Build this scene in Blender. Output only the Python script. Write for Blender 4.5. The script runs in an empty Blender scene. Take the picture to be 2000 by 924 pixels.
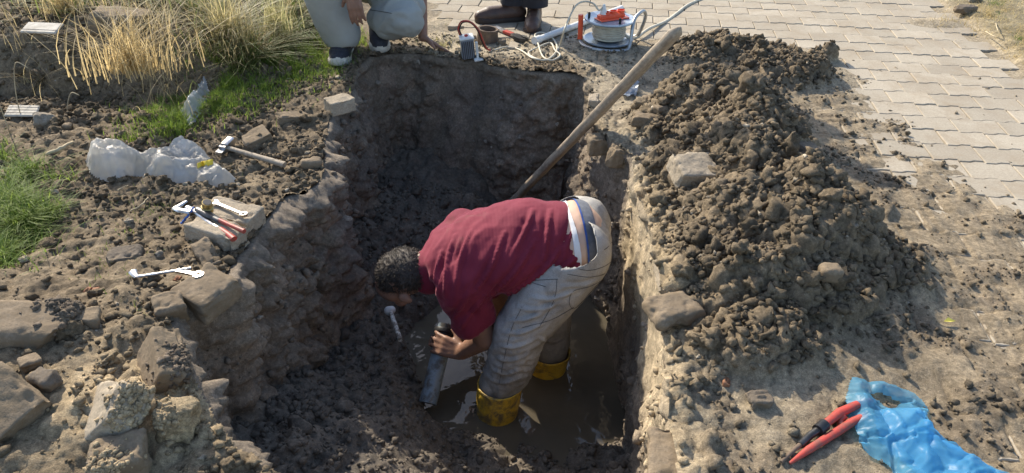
import bpy, math, random, time
import numpy as np
from mathutils import Vector, Matrix, Euler
from mathutils.bvhtree import BVHTree
T0 = time.time()
rnd = random.Random(7)
nrg = np.random.RandomState(11)
scene = bpy.context.scene
COL = scene.collection
R = math.radians

# ------------------------------------------------------------------ camera
CH, TH, ROLL, FPX = 1.42, 0.580, 0.017, 1444.0
c_, s_ = math.cos(ROLL), math.sin(ROLL)
Fw = np.array([0, math.cos(TH), -math.sin(TH)])
R0 = np.array([1.0, 0, 0]); U0 = np.array([0, math.sin(TH), math.cos(TH)])
Rt = c_ * R0 + s_ * U0; Up = c_ * U0 - s_ * R0
cd = bpy.data.cameras.new('camera'); cam = bpy.data.objects.new('camera', cd); COL.objects.link(cam)
cam.matrix_world = Matrix(((Rt[0], Up[0], -Fw[0], 0), (Rt[1], Up[1], -Fw[1], 0), (Rt[2], Up[2], -Fw[2], CH), (0, 0, 0, 1)))
cd.sensor_width = 36; cd.lens = 36 * FPX / 2000; cd.clip_start = 0.05; cd.clip_end = 500
scene.camera = cam

def ray(u, v):
    return Fw + (u - 1000) / FPX * Rt - (v - 462) / FPX * Up
def G(u, v, z=0.0):            # point where the line of sight meets height z
    d = ray(u, v); t = (z - CH) / d[2]
    return np.array([0, 0, CH]) + t * d
def C(u, v, zd):               # point at a given depth
    return np.array([0, 0, CH]) + zd * ray(u, v)

# ------------------------------------------------------------------ light
SUN_EL, SUN_AZ = R(35.5), R(-36)     # azimuth from +Y towards +X
w = bpy.data.worlds.new('World'); scene.world = w; w.use_nodes = True
nt = w.node_tree; bg = nt.nodes['Background']
sky = nt.nodes.new('ShaderNodeTexSky'); sky.sky_type = 'NISHITA'; sky.sun_disc = False
sky.sun_elevation = SUN_EL; sky.sun_rotation = SUN_AZ; sky.dust_density = 1.5
nt.links.new(sky.outputs[0], bg.inputs[0]); bg.inputs[1].default_value = 0.15
sd = bpy.data.lights.new('sun', 'SUN'); sd.energy = 4.0; sd.angle = R(0.53); sd.color = (1.0, 0.90, 0.74)
sun = bpy.data.objects.new('sun', sd); COL.objects.link(sun)
sv = Vector((math.sin(SUN_AZ) * math.cos(SUN_EL), math.cos(SUN_AZ) * math.cos(SUN_EL), math.sin(SUN_EL)))
sun.rotation_euler = sv.to_track_quat('Z', 'Y').to_euler(); sun.location = (0, 0, 8)
vs = scene.view_settings; vs.view_transform = 'Standard'; vs.look = 'None'; vs.exposure = 0.86; vs.gamma = 1
scene.cycles.max_bounces = 8; scene.cycles.transparent_max_bounces = 12

# ------------------------------------------------------------------ noise
def _h(ix, iy, iz, seed):
    n = (ix.astype(np.int64) * 374761393 + iy.astype(np.int64) * 668265263 + iz.astype(np.int64) * 2147483647 + seed * 1274126177) & 0xffffffff
    n = ((n ^ (n >> 13)) * 1274126177) & 0xffffffff
    n = (n ^ (n >> 16)); n = (n * 2246822519) & 0xffffffff
    return (n ^ (n >> 15))
def hf(ix, iy, iz, seed): return (_h(ix, iy, iz, seed) & 0xffffff).astype(np.float32) / 16777216.0
def vnoise(P, sc, seed=0):
    P = np.asarray(P, np.float32) * sc + 100.3
    I = np.floor(P).astype(np.int64); f = P - I; f = f * f * (3 - 2 * f); r = 0
    for a in (0, 1):
        for b in (0, 1):
            for c in (0, 1):
                wt = (f[:, 0] if a else 1 - f[:, 0]) * (f[:, 1] if b else 1 - f[:, 1]) * (f[:, 2] if c else 1 - f[:, 2])
                r = r + wt * hf(I[:, 0] + a, I[:, 1] + b, I[:, 2] + c, seed)
    return r * 2 - 1
def fbm(P, sc, oc=4, seed=0, g=0.5):
    r = 0; a = 1; t = 0
    for o in range(oc):
        r = r + a * vnoise(P, sc * 2 ** o, seed + o * 17); t += a; a *= g
    return r / t
def clump(P, sc, seed=0, rmin=0.3, rmax=0.8, two=True):
    """union of random half-spheres, height in cell units"""
    P = np.asarray(P, np.float32) * sc + 50.7
    I = np.floor(P).astype(np.int64); f = P - I
    out = np.zeros(len(P), np.float32)
    zs = (0,) if two else (-1, 0, 1)
    if two: I[:, 2] = 0
    for a in (-1, 0, 1):
        for b in (-1, 0, 1):
            for c in zs:
                X, Y, Z = I[:, 0] + a, I[:, 1] + b, I[:, 2] + c
                n = _h(X, Y, Z, seed)
                px = (n & 1023).astype(np.float32) / 1024; py = ((n >> 10) & 1023).astype(np.float32) / 1024
                pz = ((n >> 20) & 1023).astype(np.float32) / 1024
                rr = rmin + (rmax - rmin) * hf(X, Y, Z, seed + 9) ** 2
                d2 = (a + px - f[:, 0]) ** 2 + (b + py - f[:, 1]) ** 2
                if not two: d2 = d2 + (c + pz - f[:, 2]) ** 2
                hh = rr * np.sqrt(np.clip(1 - d2 / (rr * rr), 0, 1))
                out = np.maximum(out, hh)
    return out
def crease(P, sc, n=7, seed=0):
    """sum of folded plane waves: flat facets with sharp creases, about 0..1"""
    rs = np.random.RandomState(seed); r = 0; t = 0
    W = P + .35 / sc * np.stack([vnoise(P, sc * .8, seed + k) for k in range(3)], 1)
    for i in range(n):
        d = rs.normal(size=3); d /= np.linalg.norm(d); f = sc * rs.uniform(.6, 2.2); q = (W @ d) * f + rs.rand(); a = 1 / f
        m = ss(vnoise(P, sc * .5, seed + 40 + i), -.5, .4)
        r = r + a * m * np.abs(2 * (q - np.floor(q + .5))); t += a * .7
    return r / t
def ss(x, a, b):
    t = np.clip((x - a) / (b - a), 0, 1); return t * t * (3 - 2 * t)

# ------------------------------------------------------------------ mesh helpers
def mkmesh(name, V, Fs, mat=None, smooth=False, col=None):
    V = np.asarray(V, np.float32); me = bpy.data.meshes.new(name)
    if isinstance(Fs, np.ndarray) and Fs.ndim == 2:
        n, k = Fs.shape
        me.vertices.add(len(V)); me.vertices.foreach_set('co', V.ravel())
        me.loops.add(n * k); me.loops.foreach_set('vertex_index', Fs.astype(np.int32).ravel())
        me.polygons.add(n); me.polygons.foreach_set('loop_start', np.arange(0, n * k, k, dtype=np.int32))
        me.polygons.foreach_set('loop_total', np.full(n, k, np.int32))
        me.update(calc_edges=True)
    else:
        me.from_pydata([tuple(map(float, v)) for v in V], [], [tuple(int(i) for i in f) for f in Fs]); me.update()
    if smooth: me.polygons.foreach_set('use_smooth', np.ones(len(me.polygons), bool))
    if col is not None:
        ca = me.color_attributes.new('Col', 'FLOAT_COLOR', 'POINT')
        c4 = np.ones((len(V), 4), np.float32); c4[:, :3] = col; ca.data.foreach_set('color', c4.ravel())
    if mat: me.materials.append(mat)
    return me
def link(name, me, parent=None, loc=None, rot=None):
    o = bpy.data.objects.new(name, me); COL.objects.link(o)
    if loc is not None: o.location = [float(a) for a in loc]
    if rot is not None: o.rotation_euler = rot
    if parent: o.parent = parent
    return o
def tag(o, label=None, cat=None, group=None, kind=None):
    for k, v in (('label', label), ('category', cat), ('group', group), ('kind', kind)):
        if v: o[k] = v
    return o
def thing(name, label, cat, loc=(0, 0, 0), rot=(0, 0, 0), group=None):
    return tag(link(name, None, None, loc, rot), label, cat, group)

class MB:
    """collects vertices and faces of one part"""
    def __init__(s): s.V = []; s.F = []
    def add(s, V, F):
        b = len(s.V); s.V += [tuple(map(float, v)) for v in V]; s.F += [tuple(i + b for i in f) for f in F]; return s
    def box(s, c, d, rot=None, bev=0.0):
        x, y, z = [a / 2 for a in d]; r = rot or Matrix.Identity(3)
        if bev <= 0:
            V = [(i * x, j * y, k * z) for i in (-1, 1) for j in (-1, 1) for k in (-1, 1)]
            F = [(0, 1, 3, 2), (4, 6, 7, 5), (0, 4, 5, 1), (2, 3, 7, 6), (0, 2, 6, 4), (1, 5, 7, 3)]
        else:
            V = []; F = []
            b = min(bev, x * .9, y * .9, z * .9)
            prof = [(-z, b), (-z + b, 0), (z - b, 0), (z, b)]
            for zz, ins in prof:
                X, Y = x - ins, y - ins; q = b * .7
                V += [(X - q, -Y, zz), (X, -Y + q, zz), (X, Y - q, zz), (X - q, Y, zz), (-X + q, Y, zz), (-X, Y - q, zz), (-X, -Y + q, zz), (-X + q, -Y, zz)]
            for l in range(3):
                for i in range(8):
                    F.append((l * 8 + i, l * 8 + (i + 1) % 8, l * 8 + 8 + (i + 1) % 8, l * 8 + 8 + i))
            F.append(tuple(range(7, -1, -1))); F.append(tuple(range(24, 32)))
        V = [r @ Vector(v) + Vector(c) for v in V]
        return s.add(V, F)
    def tube(s, pts, rad, n=10, cap=True, flat=1.0, up=(0, 0, 1), closed=False):
        pts = [Vector([float(a) for a in p]) for p in pts]; m = len(pts)
        rs = rad if isinstance(rad, (list, tuple, np.ndarray)) else [rad] * m
        V = []; F = []; u = None
        for i, p in enumerate(pts):
            if closed: t = (pts[(i + 1) % m] - pts[i - 1])
            else: t = (pts[min(i + 1, m - 1)] - pts[max(i - 1, 0)])
            if t.length < 1e-9: t = Vector((0, 0, 1))
            t.normalize()
            if u is None:
                a = Vector(up)
                if abs(a.dot(t)) > .95: a = Vector((1, 0, 0))
                u = (a - t * a.dot(t)).normalized()
            else:
                u = u - t * u.dot(t); u.normalize()
            v = t.cross(u)
            for k in range(n):
                an = 2 * math.pi * k / n
                V.append(p + v * (math.cos(an) * rs[i]) + u * (math.sin(an) * rs[i] * flat))
        for i in range(m if closed else m - 1):
            j = (i + 1) % m
            for k in range(n):
                F.append((i * n + k, i * n + (k + 1) % n, j * n + (k + 1) % n, j * n + k))
        if cap and not closed:
            F.append(tuple(range(n - 1, -1, -1))); F.append(tuple((m - 1) * n + k for k in range(n)))
        return s.add(V, F)
    def lathe(s, prof, n=24, M=None, cap=True):
        V = []; F = []; M = M or Matrix.Identity(4)
        for r, z in prof:
            for k in range(n):
                a = 2 * math.pi * k / n; V.append(M @ Vector((r * math.cos(a), r * math.sin(a), z)))
        for i in range(len(prof) - 1):
            for k in range(n):
                F.append((i * n + k, i * n + (k + 1) % n, (i + 1) * n + (k + 1) % n, (i + 1) * n + k))
        if cap:
            F.append(tuple(range(n - 1, -1, -1))); F.append(tuple((len(prof) - 1) * n + k for k in range(n)))
        return s.add(V, F)
    def prism(s, poly, z0, z1, M=None):
        n = len(poly); M = M or Matrix.Identity(4)
        V = [M @ Vector((x, y, z)) for z in (z0, z1) for x, y in poly]
        F = [(i, (i + 1) % n, n + (i + 1) % n, n + i) for i in range(n)] + [tuple(range(n - 1, -1, -1)), tuple(range(n, 2 * n))]
        return s.add(V, F)
    def build(s, name, mat, parent=None, smooth=False, loc=None, rot=None):
        me = mkmesh(name, s.V, s.F, mat, smooth)
        if smooth == 'auto':
            me.polygons.foreach_set('use_smooth', np.ones(len(me.polygons), bool))
            me.set_sharp_from_angle(angle=R(38))
        return link(name, me, parent, loc, rot)
def spline(pts, n=8):
    """Catmull-Rom through points"""
    P = [np.array(p, float) for p in pts]; P = [2 * P[0] - P[1]] + P + [2 * P[-1] - P[-2]]; out = []
    for i in range(1, len(P) - 2):
        for k in range(n):
            t = k / n
            out.append(.5 * ((2 * P[i]) + (-P[i - 1] + P[i + 1]) * t + (2 * P[i - 1] - 5 * P[i] + 4 * P[i + 1] - P[i + 2]) * t * t + (-P[i - 1] + 3 * P[i] - 3 * P[i + 1] + P[i + 2]) * t ** 3))
    out.append(P[-2]); return out

# ------------------------------------------------------------------ materials
class NT:
    def __init__(s, name):
        s.m = bpy.data.materials.new(name); s.m.use_nodes = True; s.t = s.m.node_tree; s.n = s.t.nodes
        s.b = s.n['Principled BSDF']; s.out = s.n['Material Output']
        s.tc = s.n.new('ShaderNodeTexCoord')
    def lk(s, a, b): s.t.links.new(a, b)
    def noise(s, sc, det=5, rough=.6, dist=0, vec=None):
        n = s.n.new('ShaderNodeTexNoise'); n.inputs['Scale'].default_value = sc; n.inputs['Detail'].default_value = det
        n.inputs['Roughness'].default_value = rough; n.inputs['Distortion'].default_value = dist
        s.lk(vec or s.tc.outputs['Object'], n.inputs['Vector']); return n.outputs['Fac']
    def ramp(s, fac, st):
        n = s.n.new('ShaderNodeValToRGB'); e = n.color_ramp.elements
        while len(e) < len(st): e.new(.5)
        for i, (p, c) in enumerate(st):
            e[i].position = p; e[i].color = (c[0], c[1], c[2], 1) if hasattr(c, '__len__') else (c, c, c, 1)
        s.lk(fac, n.inputs[0]); return n.outputs[0]
    def mix(s, f, a, b, mode='MIX'):
        n = s.n.new('ShaderNodeMix'); n.data_type = 'RGBA'; n.blend_type = mode
        for i, x in ((0, f), (6, a), (7, b)):
            if isinstance(x, (int, float)): n.inputs[i].default_value = x if i == 0 else (x, x, x, 1)
            elif isinstance(x, tuple): n.inputs[i].default_value = (*x, 1)
            else: s.lk(x, n.inputs[i])
        return n.outputs[2]
    def math(s, op, a, b=0.0):
        n = s.n.new('ShaderNodeMath'); n.operation = op
        for i, x in ((0, a), (1, b)):
            if isinstance(x, (int, float)): n.inputs[i].default_value = x
            else: s.lk(x, n.inputs[i])
        return n.outputs[0]
    def bump(s, h, st, dist=.01, nrm=None):
        n = s.n.new('ShaderNodeBump'); n.inputs['Strength'].default_value = st; n.inputs['Distance'].default_value = dist
        s.lk(h, n.inputs['Height'])
        if nrm is not None: s.lk(nrm, n.inputs['Normal'])
        return n.outputs[0]
    def vcol(s):
        n = s.n.new('ShaderNodeVertexColor'); n.layer_name = 'Col'; return n.outputs[0]
    def set(s, col=None, rough=None, nrm=None, metal=None, spec=None):
        for k, x in (('Base Color', col), ('Roughness', rough), ('Normal', nrm), ('Metallic', metal), ('Specular IOR Level', spec)):
            if x is None: continue
            if isinstance(x, (int, float)): s.b.inputs[k].default_value = x
            elif isinstance(x, tuple): s.b.inputs[k].default_value = (*x, 1)
            else: s.lk(x, s.b.inputs[k])
        return s.m
def PM(name, c1, c2=None, sc=20, rough=.6, bump=.2, bsc=80, metal=0, spec=.5, lo=.35, hi=.65, bd=.003):
    t = NT(name); c2 = c2 or tuple(x * .7 for x in c1)
    col = t.ramp(t.noise(sc, 6, .65), [(lo, c2), (hi, c1)])
    return t.set(col, rough, t.bump(t.noise(bsc, 4), bump, bd) if bump else None, metal, spec)
def translucent(m, fac, col, transp=0.0):
    t = m.node_tree; n = t.nodes; b = n['Principled BSDF']; out = n['Material Output']
    tr = n.new('ShaderNodeBsdfTranslucent'); tr.inputs[0].default_value = (*col, 1)
    mx = n.new('ShaderNodeMixShader'); mx.inputs[0].default_value = fac
    t.links.new(b.outputs[0], mx.inputs[1]); t.links.new(tr.outputs[0], mx.inputs[2]); res = mx.outputs[0]
    if transp:
        tp = n.new('ShaderNodeBsdfTransparent'); tp.inputs[0].default_value = (*[min(1, c * .5 + .5) for c in col], 1)
        m2 = n.new('ShaderNodeMixShader'); m2.inputs[0].default_value = transp
        t.links.new(res, m2.inputs[1]); t.links.new(tp.outputs[0], m2.inputs[2]); res = m2.outputs[0]
    t.links.new(res, out.inputs[0]); return m

# soil: colour from the vertex layer (kind of earth), grain from noise
def soil_mat(name, wet=False):
    t = NT(name); vc = t.vcol()
    g1 = t.ramp(t.noise(9, 6, .7), [(.3, .62), (.7, 1.25)]); g2 = t.ramp(t.noise(70, 5, .7), [(.3, .55), (.5, .95), (.72, 1.5)])
    g3 = t.ramp(t.noise(330, 3, .6), [(.35, .7), (.68, 1.35)])
    c = t.mix(1.0, vc, g1, 'MULTIPLY'); c = t.mix(1.0, c, g2, 'MULTIPLY'); c = t.mix(.8, c, g3, 'MULTIPLY')
    v = t.n.new('ShaderNodeTexVoronoi'); v.inputs['Scale'].default_value = 55; t.lk(t.tc.outputs['Object'], v.inputs['Vector'])
    peb = t.ramp(v.outputs['Color'], [(.90, 0.0), (.94, 1.0)])
    spot = t.ramp(v.outputs['Distance'], [(.18, 1.0), (.3, 0.0)])
    c = t.mix(t.math('MULTIPLY', peb, t.math('MULTIPLY', spot, .75)), c, (.30, .27, .23))
    n1 = t.bump(t.noise(70, 8, .75), .6, .009); n2 = t.bump(t.noise(280, 4, .7), .5, .003, n1)
    return t.set(c, t.ramp(t.noise(30, 3), [(.3, .75), (.7, .98)]), n2, 0, .25 if not wet else .5)
M = {}
M['soil'] = soil_mat('soil'); M['wetsoil'] = soil_mat('damp_soil', True)
def stone_mat(name, c1, c2, soil=.5, sc=6, soilc=(.19, .145, .095)):
    t = NT(name)
    c = t.ramp(t.noise(sc, 8, .7), [(.3, c2), (.68, c1)]); g = t.ramp(t.noise(140, 4, .7), [(.3, .7), (.7, 1.2)])
    c = t.mix(1.0, c, g, 'MULTIPLY')
    d = t.ramp(t.noise(11, 7, .75, 0.3), [(1 - soil - .05, 0.0), (1 - soil + .12, 1.0)])
    c = t.mix(d, c, soilc)
    n1 = t.bump(t.noise(45, 8, .7), .55, .01); n2 = t.bump(t.noise(300, 3), .4, .002, n1)
    return t.set(c, .92, n2, 0, .25)
M['conc'] = stone_mat('concrete_block', (.35, .275, .19), (.22, .17, .115), .60)
M['conc_clean'] = stone_mat('clean_concrete', (.44, .37, .275), (.29, .24, .175), .36)
M['rock'] = stone_mat('field_stone', (.34, .27, .19), (.20, .155, .105), .58)
M['rockdark'] = stone_mat('muddy_stone', (.2, .17, .135), (.1, .08, .06), .5)
M['rockpale'] = stone_mat('pale_stone', (.36, .32, .26), (.22, .19, .15), .50)
def paver_mat():
    t = NT('paver_concrete'); oi = t.n.new('ShaderNodeObjectInfo'); g = t.n.new('ShaderNodeNewGeometry')
    P = g.outputs['Position']
    c = t.ramp(t.noise(3.0, 6, .7, vec=P), [(.3, (.33, .285, .22)), (.7, (.41, .365, .29))])
    r = t.ramp(oi.outputs['Random'], [(0, .87), (1, 1.08)]); c = t.mix(1.0, c, r, 'MULTIPLY')
    gg = t.ramp(t.noise(120, 5, .75, vec=P), [(.3, .78), (.7, 1.15)]); c = t.mix(1.0, c, gg, 'MULTIPLY')
    d = t.ramp(t.noise(4.5, 9, .78, .3, vec=P), [(.48, 0.0), (.70, .8)]); c = t.mix(d, c, (.27, .215, .15))
    nb = t.bump(t.noise(220, 5, .7, vec=P), .5, .002)
    return t.set(c, .93, nb, 0, .2)
M['paver'] = paver_mat()
# ------------------------------------------------------------------ shape of the land
EDGE = [(1322, 915), (1302, 800), (1296, 700), (1290, 560), (1264, 450), (1243, 380), (1236, 308), (1190, 280), (1152, 240), (1140, 200), (1148, 160),
        (1125, 148), (1060, 146), (1000, 138), (940, 122), (890, 116), (820, 104), (760, 106), (715, 122), (692, 150), (684, 200), (640, 235), (628, 300), (628, 345),
        (560, 385), (520, 425), (500, 470), (455, 540), (430, 600), (365, 640), (350, 690), (372, 760), (400, 830), (470, 895), (560, 960)]
TOP = [G(u, v, 0)[:2] for u, v in EDGE]
TOP = np.array(TOP + [np.array([-.30, .78]), np.array([.1, .70]), np.array([.36, .78])])
# inset of the wall foot for every corner
INS = np.array([.03] * 7 + [.02, .02, .02, .06] + [.16, .2, .22, .2, .2, .18, .12, .1, .12] + [.10, .08, .08, .10, .05, .05, .05, .06, .08, .12, .16, .16, .18, .2, .2] + [.2, .15, .05])
assert len(INS) == len(TOP)
def dense(P, A, step):
    n = len(P); o = []; oa = []
    for i in range(n):
        p, q = P[i], P[(i + 1) % n]; k = max(1, int(np.linalg.norm(q - p) / step))
        for j in range(k): o.append(p + (q - p) * j / k); oa.append(A[i] + (A[(i + 1) % n] - A[i]) * j / k)
    return np.array(o), np.array(oa)
def insidepoly(x, y, P):
    ins = np.zeros(len(x), bool); n = len(P); j = n - 1
    for i in range(n):
        xi, yi, xj, yj = P[i][0], P[i][1], P[j][0], P[j][1]
        if abs(yj - yi) > 1e-12:
            ins ^= ((yi > y) != (yj > y)) & (x < (xj - xi) * (y - yi) / (yj - yi) + xi)
        j = i
    return ins
def distpoly(x, y, P, closed=True):
    d = np.full(len(x), 1e9); n = len(P)
    for i in range(n if closed else n - 1):
        a, b = P[i], P[(i + 1) % n]; ab = b - a; L = ab @ ab + 1e-12
        t = np.clip(((x - a[0]) * ab[0] + (y - a[1]) * ab[1]) / L, 0, 1)
        d = np.minimum(d, np.hypot(x - a[0] - t * ab[0], y - a[1] - t * ab[1]))
    return d
TOP0 = TOP.copy(); TOP, INS = dense(TOP, INS, .035)
_q = np.column_stack([TOP, 0 * TOP[:, 0]]); _k = np.where(TOP[:, 0] > .3, .012, .026)
TOP = TOP + np.column_stack([_k * fbm(_q, 9, 3, 301), _k * fbm(_q, 9, 3, 302)])
TD, TI = dense(TOP, INS, .05)

# paving grid: rows run along A, courses along B
AZ = -.137; WB, DB = .21, .1533
PO = np.array([1.703, 5.316]); PA = np.array([math.cos(AZ), math.sin(AZ)]); PB = np.array([math.sin(AZ), -math.cos(AZ)])
EDGE_I = (np.array(G(1925, 78, 0)[:2]) - PO) @ PA      # right edge of the paving
def pave_uv(x, y):
    dx, dy = x - PO[0], y - PO[1]; return dx * PA[0] + dy * PA[1], dx * PB[0] + dy * PB[1]

def bumps(x, y, L):
    s = np.zeros(len(x))
    for (u, v, z, rx, ry) in L:
        c = G(u, v, z * .85); q = ((x - c[0]) / rx) ** 2 + ((y - c[1]) / ry) ** 2
        s += (z * np.exp(-q)) ** 3
    return s ** (1 / 3)
PILE = [(1440, 92, .10, .38, .22), (1520, 120, .10, .28, .2), (1400, 165, .22, .24, .2), (1330, 215, .10, .2, .2), (1470, 215, .27, .22, .24), (1490, 290, .27, .20, .25), (1400, 290, .18, .2, .22),
        (1570, 370, .24, .20, .22), (1420, 400, .18, .2, .2), (1480, 430, .22, .22, .2), (1620, 450, .16, .2, .2), (1710, 490, .07, .17, .16), (1770, 550, .035, .14, .08),
        (1550, 520, .16, .22, .17), (1430, 530, .15, .2, .16), (1610, 590, .07, .18, .11), (1480, 640, .12, .2, .12), (1540, 670, .06, .13, .06), (1330, 480, .07, .12, .2), (1330, 330, .09, .12, .14), (1310, 420, .07, .09, .14), (1340, 560, .07, .1, .1), (1300, 250, .09, .12, .1), (1360, 90, .05, .2, .12),
        (1625, 80, .13, .045, .035), (1600, 98, .08, .07, .05)]
def right_mask(x, y):
    return ss(x - np.interp(y, [.5, 3.5, 3.8, 4.4], [.0, .0, .2, -.9]), 0, .1)
def macro(x, y):
    """height of the ground outside the pit, and its earth-cover values"""
    P = np.stack([x, y, np.zeros_like(x)], 1)
    n1 = fbm(P, 1.3, 3, 3); n2 = fbm(P, 5.5, 4, 5)
    pu, pk = pave_uv(x, y)
    pile = bumps(x, y, PILE)
    pile = pile * (1 + .5 * fbm(P, 5.0, 2, 71)); pm = ss(pile, .015, .07)
    # paving zone: right of the pit and behind it
    lim = np.interp(y, [0, 3.6, 3.95, 4.5, 5.2, 7], [.3, .3, .25, -.35, -.75, -1.1]) + .12 * n2
    pav = ss(x - lim, 0, .15) * (1 - ss(pu - EDGE_I, -.05, .06))
    verge = ss(pu - EDGE_I, -.02, .1)
    left = (1 - pav) * (1 - verge)
    # mud over the paving
    sgn = (1.80 + .23 * (3.85 - y)) - x + .30 * n2 + .1 * fbm(P, 16, 3, 8)
    mud = ss(sgn, -.1, .55)
    mud = mud * (1 - ss(y + .12 * n2, 4.1, 4.4))
    mud = np.maximum(mud, ss(.55 - np.hypot((x - 1.0) / 1.3, y - 3.9), -.2, .5) * .8)
    ncl = ss(fbm(P, 7, 4, 21), -.15, .5)
    far_dust = ss(4.75 + .4 * n1 - y, -.3, .5) * ss(.75 - x, -.3, .4)
    verge_patch = ss(.30 - np.hypot((x - G(1840, 45)[0]) / 1.1, (y - G(1840, 45)[1]) / .55), 0, .25)
    kr = np.floor(pk / DB); xo = pu / WB - .5 * (kr % 2 == 0); xf = (pu / (WB / 2)) % 1; wv = np.where(xf < .5, -.0065, .0065)
    jd = np.minimum(np.abs(xo - np.round(xo)) * WB, np.abs((pk + wv) / DB - np.round((pk + wv) / DB)) * DB)
    groove = ss(.0062 - jd, -.002, .003)
    cover = np.maximum(np.maximum(mud * (.0075 + .016 * ncl), far_dust * .0086), verge_patch * .025)
    z = pav * (-.0085 + .0015 * n2 + cover + ss(mud, .6, 1) * .004 - groove * .008 * ss(.022 - cover, 0, .01))
    z = z + pile * pav
    # verge
    z = z + verge * (.012 + .03 * (n1 + 1) * .5 + .02 * n2)
    # left soil
    c0 = G(120, 760, 0); c1 = G(90, 130, .2)
    rise = .10 * np.exp(-((x - c0[0]) / .45) ** 2 - ((y - c0[1]) / .5) ** 2)
    bank = .26 * ss(y, 3.25, 3.55) * ss(-x, 1.25, 1.9) + .08 * ss(y, 4.0, 4.6) * ss(-x, .9, 1.5)
    near = ss(.35 - distpoly(x, y, TOP), 0, .35)
    z = z + left * (rise + bank + .035 * n1 + .030 * n2 * (1 + .5 * bank / .26) - .005)
    lipz = near * .012
    z = z + lipz * left
    info = dict(pile=pm * pav, pav=pav, verge=verge, left=left, mud=mud, bank=bank / .26, n1=n1, n2=n2, P=P, cover=cover, fd=far_dust)
    return z, info
def rough(x, y, info):
    """clods on top, in metres"""
    P = info['P']
    green = 1 - .0 * ss(-x - np.interp(y, [1.8, 2.6, 3.2, 4.5], [1.75, 1.9, 1.6, 1.05]), -.1, .25)
    rim = ss(.16 - distpoly(x, y, TOP0[:9], False), 0, .1) * info['pav'] * (.3 + .7 * ss(y, 1.7, 2.1)); a = np.maximum(info['pile'], rim * .8) * 1.0 + info['left'] * .55 * green * (1 - .75 * ss(y, 3.9, 4.2) * ss(x, -1.3, -1.0)) * (1 + .6 * info['bank']) + info['verge'] * .25
    patch = ss(fbm(P, 4.2, 3, 61), -.1, .35)
    film = info['pav'] * (1 - info['pile']) * info['mud']
    cl = ss(fbm(P, 9, 4, 33), -.02, .26) * (.45 + .55 * patch)
    big = clump(P, 9.0, 1, .25, .8) / 9.0
    med = clump(P, 22.0, 2, .25, .8) / 22.0
    sm = clump(P, 52.0, 3, .3, .8) / 52.0
    h = a * (.016 * (crease(P, 11, 5, 6) - .4) + .008 * (crease(P, 32, 5, 7) - .4)) + a * (.55 * big * (.4 + .6 * patch) + .8 * med + .75 * sm)
    h += film * cl * (.50 * med + .9 * sm + .003)
    # comb marks in the mud
    pu, pk = pave_uv(x, y)
    Q = np.stack([pu * 60, pk * 3, np.zeros_like(x)], 1)
    h += film * (1 - cl) * .0025 * vnoise(Q, 1, 77)
    h += info['fd'] * info['pav'] * (.25 * sm + .2 * med * patch)
    return h
SOILC = dict(dark=(.14, .105, .066), mid=(.185, .140, .088), dry=(.34, .27, .175), dust=(.39, .33, .235), sand=(.47, .365, .225), film=(.27, .215, .143), straw=(.30, .25, .15))
def mixc(a, b, t): return a * (1 - t[:, None]) + np.array(b, np.float32)[None] * t[:, None]
def groundcol(x, y, info):
    n = len(x); P = info['P']; f = fbm(P, 3, 4, 91); f2 = fbm(P, 14, 3, 92)
    c = np.tile(np.array(SOILC['mid'], np.float32), (n, 1))
    c = mixc(c, SOILC['dry'], ss(f + .4 * f2, -.1, .7) * .45 * info['left'])
    c = mixc(c, SOILC['dark'], info['left'] * ss(.2 - distpoly(x, y, TOP), 0, .2) * .35)
    c = mixc(c, SOILC['film'], info['pav'] * (1 - info['pile']))
    c = mixc(c, SOILC['dust'], info['pav'] * (1 - info['pile']) * np.maximum(1 - info['mud'], info['fd']) * .6)
    c = mixc(c, SOILC['dust'], info['left'] * ss(y, 3.85, 4.1) * ss(x, -.75, -.35))
    c = mixc(c, (.205, .158, .102), info['pile'] * .85); c = mixc(c, (.135, .104, .068), info['pile'] * ss(f, .05, .45) * .7)
    c = mixc(c, (.20, .158, .108), info['pav'] * (1 - info['pile']) * info['mud'] * ss(fbm(P, 9, 4, 33), .0, .22) * .8)
    c = mixc(c, SOILC['straw'], info['verge'] * .8)
    # yellowish sand spilled at the near left edge and along the right lip
    s1 = G(300, 800, .05); sd = np.exp(-((x - s1[0]) / .28) ** 2 - ((y - s1[1]) / .16) ** 2)
    c = mixc(c, SOILC['sand'], np.clip(sd * 1.2 + .5 * sd * f2, 0, 1) * info['left'])
    d = distpoly(x, y, TOP0[:7], False)
    c = mixc(c, SOILC['sand'], ss(.10 - d, 0, .1) * ss(2.7 - y, 0, .3) * .6)
    return c

# ------------------------------------------------------------------ ground sheet
def axis(segs):
    o = []
    for a, b, st in segs:
        n = max(1, int(round((b - a) / st))); o += list(np.linspace(a, b, n, endpoint=False))
    o.append(segs[-1][1]); return np.array(o)
gx = axis([(-60, -8, 6), (-8, -3.5, .25), (-3.5, -2.2, .025), (-2.2, -1.5, .011), (-1.5, 2.0, .0075), (2.0, 3.2, .012), (3.2, 4.5, .04), (4.5, 8, .3), (8, 60, 6)])
gy = axis([(-60, -4, 6), (-4, .6, .3), (.6, 1.0, .02), (1.0, 3.3, .0085), (3.3, 4.4, .013), (4.4, 5.6, .025), (5.6, 8, .1), (8, 14, .5), (14, 90, 6)])
GX, GY = np.meshgrid(gx, gy); nx, ny = len(gx), len(gy)
X, Y = GX.ravel(), GY.ravel()
def edge_pit(X, Y): return insidepoly(X, Y, TOP)
z, info = macro(X, Y)
Z = z.reshape(ny, nx)
dzx = np.gradient(Z, gx, axis=1).ravel(); dzy = np.gradient(Z, gy, axis=0).ravel()
N = np.stack([-dzx, -dzy, np.ones_like(dzx)], 1); N /= np.linalg.norm(N, axis=1)[:, None]
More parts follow.
